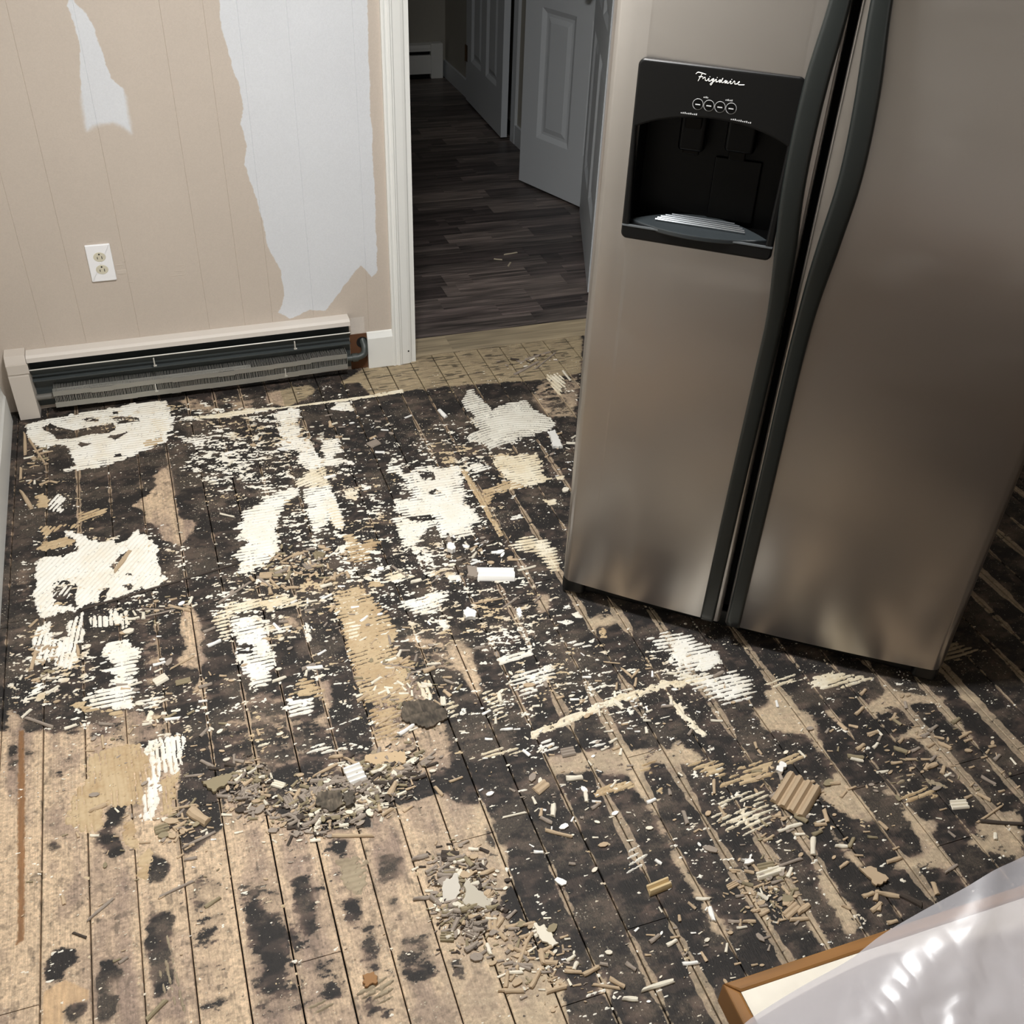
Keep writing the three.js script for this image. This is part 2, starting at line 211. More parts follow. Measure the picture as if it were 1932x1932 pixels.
// ---------------------------------------------------------------- baseboard heater without its front cover
{
  const h = thing('baseboard_heater', 'open baseboard heater with bare dusty fins under the beige wall', 'heater', [0, 0, WZ]);
  mesh('back_plate', box(-0.46, 0.535, 0.012, 0.19, 0, 0.002), M.metalDark, h);
  mesh('top_cap', alongX([[0, 0.207], [0.036, 0.206], [0.045, 0.200], [0.046, 0.186], [0.044, 0.186], [0.043, 0.198], [0.034, 0.2035], [0, 0.2045]], -0.455, 0.533), std(0xd6cfc7, 0.4), h);
  mesh('damper', alongX([[0.012, 0.128], [0.014, 0.1275], [0.042, 0.157], [0.0425, 0.161], [0.0405, 0.1605]], -0.455, 0.533), M.metalDark, h);
  mesh('damper_rod', new THREE.CylinderGeometry(0.0023, 0.0023, 0.986, 8).rotateZ(Math.PI / 2).translate(0.039, 0.1595, 0.0425), M.aluBright, h);
  mesh('lower_shelf', alongX([[0.003, 0.1], [0.006, 0.098], [0.026, 0.109], [0.026, 0.112], [0.003, 0.115]], -0.455, 0.533), M.metalDark, h);
  const fins = [], rr = rng(5), N = 205;
  for (let k = 0; k < N; k++) { const x = -0.402 + k * 0.92 / N, up = 0.082 + 0.0035 * (vn(k / 9, 3) - 0.5) + 0.008 * smooth(150, 205, k) * 0.6; const g = new THREE.BoxGeometry(0.0016, up - 0.03, 0.044); g.rotateY((rr() - 0.5) * 0.03); g.translate(x + (rr() - 0.5) * 0.0012, (up + 0.03) / 2 + 0.002, 0.027); fins.push(g); }
  mesh('fins', merged(fins), M.alu, h);
  // folded edges of the fins along the front, cut into lengths that sit a little uneven
  const strip = (y0, y1, amp, seed) => { const list = []; let x = -0.405; const r = rng(seed); while (x < 0.512) { const L = Math.min(0.02 + r() * 0.06, 0.515 - x), dy = amp * (vn(x * 20 + 7, seed) - 0.5) + 0.008 * smooth(0.1, 0.5, x), dz = 0.0012 * (r() - 0.5); const g = box(x, x + L, y0 + dy, y1 + dy, 0.0500 + dz, 0.0522 + dz); g.translate(0, 0, 0); list.push(g); x += L; } return merged(list); };
  mesh('front_fold', strip(0.0640, 0.0800, 0.005, 3), M.alu, h);
  mesh('front_fold', strip(0.0250, 0.0425, 0.003, 8), M.alu, h);
  mesh('top_fold', alongX([[0.049, 0.0785], [0.051, 0.0795], [0.036, 0.0845], [0.036, 0.0835]], -0.405, 0.2), M.alu, h);
  for (const [x, y] of [[-0.095, 0.135], [0.345, 0.135], [-0.105, 0.045], [0.305, 0.04]]) mesh('bracket', merged([rbox(x, x + 0.004, y - 0.008, y + 0.020, 0.045, 0.0538, 0.001, 1), rbox(x - 0.002, x + 0.008, y - 0.008, y - 0.004, 0.046, 0.053, 0.001, 1)]), M.aluBright, h);
  const cap = mesh('end_cap', merged([alongX([[0, 0], [0.060, 0.002], [0.060, 0.150], [0.054, 0.185], [0.040, 0.212], [0, 0.216]], -0.514, -0.456), box(-0.512, -0.452, 0.16, 0.19, 0.058, 0.062)]), std(0xc9c0b6, 0.5), h);
  const c = new THREE.CatmullRomCurve3([[0.40, 0.055, 0.026], [0.53, 0.056, 0.026], [0.556, 0.058, 0.028], [0.576, 0.066, 0.026], [0.582, 0.085, 0.016], [0.580, 0.10, 0.0], [0.579, 0.11, -0.01]].map((p) => new THREE.Vector3(...p)));
  mesh('pipe', new THREE.TubeGeometry(c, 40, 0.0115, 14), M.pipe, h);
  mesh('pipe_collar', new THREE.CylinderGeometry(0.0145, 0.0145, 0.02, 16).rotateZ(Math.PI / 2).translate(0.545, 0.057, 0.027), M.pipe, h);
  mesh('pipe', new THREE.CylinderGeometry(0.010, 0.010, 0.09, 14).rotateZ(Math.PI / 2).translate(-0.43, 0.055, 0.026), std(0x6d6a64, 0.5), h);
  const W = scene.getObjectByName('wall_back');
  mesh('pipe_opening', box(0.536, 0.594, 0.0, 0.130, WZ, WZ + 0.0012), M.brownHole, W);
  mesh('pipe_hole', new THREE.CylinderGeometry(0.020, 0.020, 0.001, 24).rotateX(Math.PI / 2).translate(0.578, 0.098, WZ + 0.002), M.gap, W);
}
// ---------------------------------------------------------------- refrigerator (local x along the doors, z out of the doors)
{
  const F = thing('refrigerator', 'stainless steel side-by-side refrigerator with black handles standing askew on the torn floor', 'refrigerator', [0.807, 0, -1.805], -37.45 * Math.PI / 180);
  const sd = new Float32Array(512 * 512 * 4); // finger-wiped, slightly uneven gloss: low, broad variation only
  for (let j = 0; j < 512; j++) for (let i = 0; i < 512; i++) { const o = (j * 512 + i) * 4; sd[o] = sd[o + 1] = sd[o + 2] = 0.33 + 0.10 * (fbm(i / 120 + 5, j / 42) - 0.5) + 0.05 * smooth(0.52, 0.75, fbm(i / 80 + 40, j / 26 + 9)); sd[o + 3] = 1; }
  const steelTex = new THREE.DataTexture(sd, 512, 512, THREE.RGBAFormat, THREE.FloatType); steelTex.magFilter = steelTex.minFilter = THREE.LinearFilter; steelTex.wrapS = steelTex.wrapT = THREE.RepeatWrapping; steelTex.needsUpdate = true;
  const steel = new THREE.MeshPhysicalMaterial({ color: 0xb6b1ad, metalness: 1, roughness: 1, roughnessMap: steelTex });
  const bow = (u) => 0.018 * (1 - ((u - 0.46) / 0.46) ** 2), T = -0.068, Y0 = 0.06, Y1 = 1.74;
  function doorPlan(a, b, ra, rb) { // outline in (x, z), rounded at its two front corners
    const p = []; p.push([a, T]);
    for (let k = 0; k <= 8; k++) { const t = k / 8 * Math.PI / 2; p.push([a + ra - ra * Math.cos(t), bow(a + ra) - ra + ra * Math.sin(t)]); }
    for (let k = 1; k < 16; k++) { const u = a + ra + (b - rb - a - ra) * k / 16; p.push([u, bow(u)]); }
    for (let k = 0; k <= 8; k++) { const t = k / 8 * Math.PI / 2; p.push([b - rb + rb * Math.sin(t), bow(b - rb) - rb + rb * Math.cos(t)]); }
    p.push([b, T]); return p;
  }
  const smoothed = (g) => { const q = toCreasedNormals(plain(g), 0.5); return uvPlane(q, 'x', 'y', 0.55, 0.55); };
  let fz = alongY(doorPlan(0.002, 0.405, 0.026, 0.008), Y0, Y1, 0.003);
  const U0 = 0.0655, U1 = 0.3575, V0 = 0.975, V1 = 1.305;
  const ev = new Evaluator(); ev.attributes = ['position', 'normal'];
  const brush = (g) => { const b = new Brush(plain(g)); b.updateMatrixWorld(); return b; };
  fz = ev.evaluate(brush(fz), brush(box(U0 + 0.012, U1 - 0.010, V0 + 0.012, V1 - 0.02, -0.0655, 0.06)), SUBTRACTION).geometry;
  mesh('freezer_door', smoothed(fz), steel, F);
  mesh('fridge_door', smoothed(alongY(doorPlan(0.419, 0.922, 0.008, 0.030), Y0, Y1, 0.003)), steel, F);
  mesh('door_gasket', merged([box(0.010, 0.40, Y0 + 0.01, Y1 - 0.01, T - 0.012, T), box(0.424, 0.915, Y0 + 0.01, Y1 - 0.01, T - 0.012, T), box(0.404, 0.420, Y0 + 0.012, Y1, T - 0.012, T + 0.03)]), M.gap, F);
  mesh('cabinet', rbox(0.008, 0.914, 0.028, 1.735, -0.74, T - 0.012, 0.006), std(0x2b2b2b, 0.55), F);
  mesh('base_grille', merged([rbox(0.004, 0.918, 0.008, 0.056, -0.11, -0.030, 0.006), rbox(0.0, 0.06, 0.006, 0.058, -0.07, -0.012, 0.012), rbox(0.862, 0.92, 0.006, 0.058, -0.07, -0.014, 0.012)]), M.black, F);
  for (const x of [0.06, 0.86]) for (const z of [-0.1, -0.68]) mesh('roller', new THREE.CylinderGeometry(0.018, 0.018, 0.02, 16).rotateZ(Math.PI / 2).translate(x, 0.018, z), M.rubber, F);
  // handles: rounded bars that lie on the doors below and bow out in the upper half
  function bar(pts, w, d) {
    const curve = new THREE.CatmullRomCurve3(pts.map((p) => new THREE.Vector3(...p)), false, 'centripetal'), n = 90, sec = [], m = 20;
    for (let k = 0; k < m; k++) { const a = k / m * Math.PI * 2, c = Math.cos(a), s = Math.sin(a), e = 0.5; sec.push([Math.sign(c) * Math.abs(c) ** e * w / 2, Math.sign(s) * Math.abs(s) ** e * d / 2]); }
    const pos = [], idx = [];
    for (let i = 0; i <= n; i++) { const p = curve.getPointAt(i / n), t = curve.getTangentAt(i / n), X = new THREE.Vector3(1, 0, 0).addScaledVector(t, -t.x).normalize(), Z = new THREE.Vector3().crossVectors(X, t).normalize(); const wide = 1 + 0.22 * smooth(0.85, 1.05, p.y) * smooth(1.5, 1.3, p.y); for (const [a, b] of sec) pos.push(p.x + X.x * a * wide + Z.x * b, p.y + X.y * a * wide + Z.y * b, p.z + X.z * a * wide + Z.z * b); }
    for (let i = 0; i < n; i++) for (let k = 0; k < m; k++) { const a = i * m + k, b = i * m + (k + 1) % m, c = a + m, e = b + m; idx.push(a, b, c, b, e, c); }
    for (const [o, flip] of [[0, 1], [n * m, 0]]) for (let k = 1; k + 1 < m; k++) flip ? idx.push(o, o + k + 1, o + k) : idx.push(o, o + k, o + k + 1);
    const g = new THREE.BufferGeometry(); g.setAttribute('position', new THREE.Float32BufferAttribute(pos, 3)); g.setIndex(idx); g.computeVertexNormals();
    // keep the outward side outward
    return g;
  }
  mesh('freezer_handle', bar([[0.376, 0.068, 0.020], [0.380, 0.4, 0.020], [0.386, 0.74, 0.022], [0.388, 0.88, 0.034], [0.383, 1.0, 0.050], [0.374, 1.14, 0.060], [0.376, 1.3, 0.060], [0.387, 1.43, 0.048], [0.389, 1.56, 0.030], [0.389, 1.72, 0.020]], 0.033, 0.028), M.handle, F);
  mesh('fridge_handle', bar([[0.439, 0.068, 0.020], [0.441, 0.5, 0.020], [0.442, 0.80, 0.022], [0.447, 0.93, 0.034], [0.456, 1.04, 0.050], [0.4655, 1.16, 0.060], [0.4625, 1.29, 0.060], [0.451, 1.42, 0.048], [0.445, 1.56, 0.030], [0.443, 1.72, 0.020]], 0.033, 0.028), M.handle, F);
  // ice and water dispenser
  const D = new THREE.Group(); D.name = 'dispenser'; F.add(D);
  const plate = roundRect(U0, U1, V0, V1, 0.012), hole = new THREE.Path();
  hole.moveTo(0.0805, 1.003); hole.lineTo(0.3425, 1.003); hole.lineTo(0.3475, 1.188); hole.quadraticCurveTo(0.29, 1.217, 0.21, 1.218); hole.quadraticCurveTo(0.13, 1.216, 0.0745, 1.188); hole.closePath(); plate.holes.push(hole);
  const pg = new THREE.ExtrudeGeometry(plate, { depth: 0.012, bevelEnabled: true, bevelSize: 0.004, bevelThickness: 0.004, bevelOffset: -0.004, bevelSegments: 3, curveSegments: 16 }); pg.translate(0, 0, 0.006);
  mesh('bezel', pg, new THREE.MeshPhysicalMaterial({ color: 0x080808, roughness: 0.36, specularIntensity: 0.55 }), D);
  mesh('cavity', merged([box(0.0785, 0.3475, V0 + 0.013, V1 - 0.021, -0.0652, -0.0645), box(0.0775, 0.0787, V0 + 0.013, V1 - 0.021, -0.065, 0.012), box(0.3463, 0.3474, V0 + 0.013, V1 - 0.021, -0.065, 0.012), box(0.078, 0.347, V0 + 0.0125, V0 + 0.026, -0.065, 0.012), box(0.078, 0.347, 1.222, 1.284, -0.065, 0.012)]), M.gloss, D);
  mesh('paddle_housing', merged([rbox(0.145, 0.195, 1.14, 1.225, -0.064, -0.030, 0.008), rbox(0.232, 0.288, 1.15, 1.225, -0.064, -0.026, 0.008)]), M.gloss, D);
  for (const u of [0.170, 0.257]) mesh('paddle', (() => { const g = rbox(-0.016, 0.016, -0.075, 0, -0.003, 0.003, 0.0028); g.rotateX(0.22); g.translate(u, 1.205, -0.028); return g; })(), M.gloss, D);
  mesh('spill_guide', rbox(0.215, 0.305, 1.01, 1.13, -0.0648, -0.058, 0.004), M.gloss, D);
  { // lens-shaped drip tray with sloping louvres
    const s = new THREE.Shape(); s.moveTo(0.080, 0); s.quadraticCurveTo(0.21, 0.062, 0.340, 0); s.quadraticCurveTo(0.21, -0.125, 0.080, 0);
    const g = new THREE.ExtrudeGeometry(s, { depth: 0.006, bevelEnabled: true, bevelSize: 0.002, bevelThickness: 0.002, bevelSegments: 2, curveSegments: 30 }); g.rotateX(Math.PI / 2); g.rotateX(0.06); g.translate(0, 1.006, 0.0);
    const tray = mesh('drip_tray', g, std(0x2a2e30, 0.22), D);
    for (let k = 0; k < 5; k++) { const z = -0.006 - k * 0.0095, half = 0.118 * Math.sqrt(Math.max(0.05, 1 - (z / 0.062) ** 2)) * 0.74, gg = box(-half, half, -0.0004, 0.0004, -0.0012, 0.0012); gg.rotateX(0.72); gg.translate(0.212, 1.0125, z); mesh('louvre', gg, std(0x9a9ea2, 0.12, { metalness: 0.9 }), tray); }
    mesh('rim', box(0.0665, 0.3565, 1.0005, 1.0035, 0.019, 0.0232), std(0x55585a, 0.2), D);
  }
  mesh('top_lip', new THREE.CapsuleGeometry(0.0042, U1 - U0 - 0.028, 6, 14).rotateZ(Math.PI / 2).translate((U0 + U1) / 2, V1 - 0.0042, 0.0176), std(0x0a0a0a, 0.12), D);
  for (let k = 0; k < 4; k++) {
    const u = 0.1805 + k * 0.0197, b = mesh('button', new THREE.CylinderGeometry(0.0072, 0.0078, 0.003, 24).rotateX(Math.PI / 2).translate(u, 1.2405, 0.0225), M.gloss, D);
    mesh('button_ring', new THREE.TorusGeometry(0.0092, 0.00062, 8, 32).translate(u, 1.2405, 0.0222), std(0x8c8c8c, 0.35), D);
    mesh('button_print', rbox(u - 0.0044, u + 0.0044, 1.2396, 1.2414, 0.0238, 0.0242, 0.0001, 1), std(0xb5b5b5, 0.5), b);
  }
  // printed captions that are too small to read in the photograph, and the script lettering
  const cap = std(0xa8a8a8, 0.5), dash = (x, y, n, step, dy = 0) => { const l = []; for (let k = 0; k < n; k++) l.push(box(x + k * step, x + k * step + step * 0.62, y + dy * k, y + dy * k + 0.0017 + 0.0006 * ((k * 7) % 3), 0.0220, 0.0224)); return merged(l); };
  mesh('caption', dash(0.1885, 1.2525, 4, 0.0023), cap, D); mesh('caption', dash(0.2275, 1.2525, 6, 0.0022), cap, D);
  mesh('caption', dash(0.152, 1.2215, 9, 0.0034), cap, D); mesh('caption', dash(0.242, 1.2215, 11, 0.0034, -0.0002), cap, D);
  const strokes = [ // one unit = x height; letters of the word in a joined hand
    [[-1.9, 2.1], [-1.2, 2.7], [0.2, 2.7], [2.6, 2.35]], [[0.9, 2.5], [0.3, 1.2], [-0.5, -0.4]], [[-0.4, 1.15], [0.8, 1.3], [1.5, 1.25]],
    [[1.4, 0.6], [2.3, 1.25], [2.5, 0.9], [2.75, 0.15], [3.4, 0.1], [4.1, 1.0], [4.25, 0.9], [4.2, 0.1], [4.9, 0.15], [5.7, 0.9], [6.4, 1.0], [5.9, 0.2], [5.6, 0.5], [6.3, 0.95], [6.1, -0.4], [5.4, -1.3], [5.1, -0.9], [6.6, 0.15], [7.4, 1.0], [7.55, 0.9], [7.5, 0.1], [8.2, 0.2], [9.0, 0.9], [9.4, 0.9], [8.9, 0.1], [9.5, 0.2], [10.3, 1.7], [10.0, 0.2], [10.7, 0.15], [11.5, 0.9], [12.0, 0.9], [11.4, 0.1], [12.0, 0.2], [12.5, 0.85], [12.4, 0.1], [13.1, 0.2], [13.9, 1.0], [14.05, 0.9], [14.0, 0.1], [14.7, 0.2], [15.5, 1.15], [15.8, 0.9], [15.9, 0.15], [16.7, 0.2], [17.6, 0.75], [17.9, 1.1], [17.3, 0.9], [17.5, 0.1], [18.6, 0.1], [20.2, 0.25]],
    [[4.4, 1.6], [4.6, 1.75]], [[7.7, 1.6], [7.9, 1.75]], [[14.2, 1.6], [14.4, 1.75]],
  ];
  const sc = 0.0039;
  mesh('script_lettering', merged(strokes.map((s) => new THREE.TubeGeometry(new THREE.CatmullRomCurve3(s.map(([x, y]) => new THREE.Vector3(0.1772 + x * sc, 1.281 + y * sc * 1.15, 0.0226)), false, 'centripetal'), s.length * 8, 0.00085, 6).scale(1, 1, 1))), std(0xe8e8e4, 0.25, { metalness: 0.4 }), D);
}
// ---------------------------------------------------------------- table and the plastic sheet on it
const TY = 0.75;
{
  const t = thing('table', 'off-white laminate table with an oak edge in the lower right corner', 'table', [0.41, 0, -0.432]);
  const oakTex = grainTex(512, 128, [136, 95, 50], 0.34, 2, 18, 60), oak = new THREE.MeshStandardMaterial({ map: oakTex, roughness: 0.42 });
  const lam = grainTex(512, 512, [226, 219, 205], 0.05, 22, 22, 90);
  const X = 1.15, Z = 0.82, e = 0.0135, h = 0.034;
  const top = box(e, X - e, TY - h, TY - 0.0004, e, Z - e); uvPlane(top, 'x', 'z', 1.2, 1.2); mesh('table_top', top, new THREE.MeshStandardMaterial({ map: lam, roughness: 0.45 }), t);
  const trim = (len) => { const g = prism([[0, 0], [len, 0], [len - e, e], [e, e]], h - 0.003, 0.003); g.rotateX(Math.PI / 2); g.translate(0, 0, 0); const q = plain(g); return q; };
  for (const [len, x, z, ry] of [[X, 0, 0, 0], [X, X, Z, Math.PI], [Z, 0, Z, Math.PI / 2], [Z, X, 0, -Math.PI / 2]]) { const g = trim(len); uvPlane(g, 'x', 'z', 1.4, 4); g.rotateY(ry); g.translate(x, TY - 0.0026, z); mesh('edge_trim', g, oak, t); }
  mesh('apron', merged([box(0.07, X - 0.07, TY - 0.12, TY - h, 0.07, 0.09), box(0.07, X - 0.07, TY - 0.12, TY - h, Z - 0.09, Z - 0.07), box(0.07, 0.09, TY - 0.12, TY - h, 0.07, Z - 0.07), box(X - 0.09, X - 0.07, TY - 0.12, TY - h, 0.07, Z - 0.07)]), oak, t);
  for (const x of [0.1, X - 0.1]) for (const z of [0.1, Z - 0.1]) mesh('leg', uvPlane(new THREE.CylinderGeometry(0.03, 0.02, TY - h, 16).translate(x, (TY - h) / 2, z), 'y', 'x', 1, 6), oak, t);
  // plastic sheet: rumpled film spread over the table, its loose edge lifted towards the back
  const s = thing('plastic_sheet', 'rumpled translucent white plastic sheet spread over the table', 'plastic sheet', [0, TY, 0]);
  const edge = [[0.3948,0.001,-0.3812],[0.4123,0.0015,-0.3888],[0.4442,0.002,-0.3960],[0.4841,0.003,-0.4032],[0.5451,0.005,-0.4122],[0.5852,0.014,-0.4210],[0.6294,0.028,-0.4246],[0.6956,0.042,-0.4296],[0.7687,0.052,-0.4369],[0.9486,0.06,-0.4603]].map((p) => new THREE.Vector3(...p));
  const c = new THREE.CatmullRomCurve3(edge), NU = 220, NV = 130, pos = [], idx = [];
  for (let i = 0; i <= NU; i++) for (let j = 0; j <= NV; j++) {
    const u = i / NU, v = j / NV, p = c.getPoint(u), reach = v * v * 0.35 + v * 0.65;
    const x = p.x + reach * (0.10 + 0.05 * u), z = p.z + reach * 0.80;
    const ridge = (a, b, f, w) => Math.exp(-(((x * a + z * b) - f) ** 2) / (w * w));
    let y = p.y * Math.exp(-v * 1.6) + 0.002;
    y += 0.016 * smooth(0.12, 0.55, v) * (fbm(x * 5 + 3, z * 6) - 0.35) + 0.006 * smooth(0.03, 0.3, v) * Math.abs(vn(x * 23, z * 19 + 4) - 0.5) * 2 + 0.0022 * (Math.abs(vn(x * 60 + 9, z * 54) - 0.5) * 2) * smooth(0.01, 0.12, v);
    y += 0.006 * ridge(0.45, 1, -0.10, 0.025) * smooth(0.02, 0.1, v) + 0.005 * ridge(0.9, 1, 0.22, 0.02) + 0.006 * ridge(-0.3, 1, -0.36, 0.03) * u;
    pos.push(x, Math.max(y, 0.0012), z);
  }
  for (let i = 0; i < NU; i++) for (let j = 0; j < NV; j++) { const a = i * (NV + 1) + j, b = a + NV + 1; idx.push(a, a + 1, b, a + 1, b + 1, b); }
  const g = new THREE.BufferGeometry(); g.setAttribute('position', new THREE.Float32BufferAttribute(pos, 3)); g.setIndex(idx); g.computeVertexNormals();
  mesh('film', g, new THREE.MeshPhysicalMaterial({ color: 0xd8d6dc, roughness: 0.32, transmission: 0.6, thickness: 0, ior: 1.45, side: THREE.DoubleSide }), s);
}
// ---------------------------------------------------------------- ceiling lamps (out of view): the main one, plus two added as rear and hall fill
function ceilingLamp(label, [x, , z], nits) {
  const l = thing('ceiling_lamp', label, 'lamp', [x, 0, z]);
  mesh('base', new THREE.CylinderGeometry(0.16, 0.16, 0.03, 40).translate(0, CEIL - 0.016, 0), M.white, l);
  mesh('lamp_glass', new THREE.SphereGeometry(0.15, 36, 18, 0, Math.PI * 2, Math.PI / 2, Math.PI / 2).scale(1, 0.75, 1).translate(0, CEIL - 0.031, 0), new THREE.MeshStandardMaterial({ color: 0xffffff, emissive: LAMP_COLOR, emissiveIntensity: nits / 25, roughness: 0.5, side: THREE.DoubleSide }), l);
  const p = new THREE.RectAreaLight(LAMP_COLOR, nits, LAMP_SIZE, LAMP_SIZE); p.position.set(x, CEIL - 0.152, z); p.rotation.x = -Math.PI / 2; p.castShadow = true; scene.add(p);
}
ceilingLamp('round frosted ceiling lamp above the torn floor, out of view', LAMP_AT, LAMP_NITS);
ceilingLamp('added fill lamp on the ceiling behind the table, out of view', REAR_FILL_AT, REAR_FILL_NITS);  // added lamp, brightens the rear walls that the refrigerator steel mirrors
ceilingLamp('added dim fill lamp on the hall ceiling, out of view', HALL_FILL_AT, HALL_FILL_NITS);  // added lamp, an assumed source that lifts the dark hall walls and doors
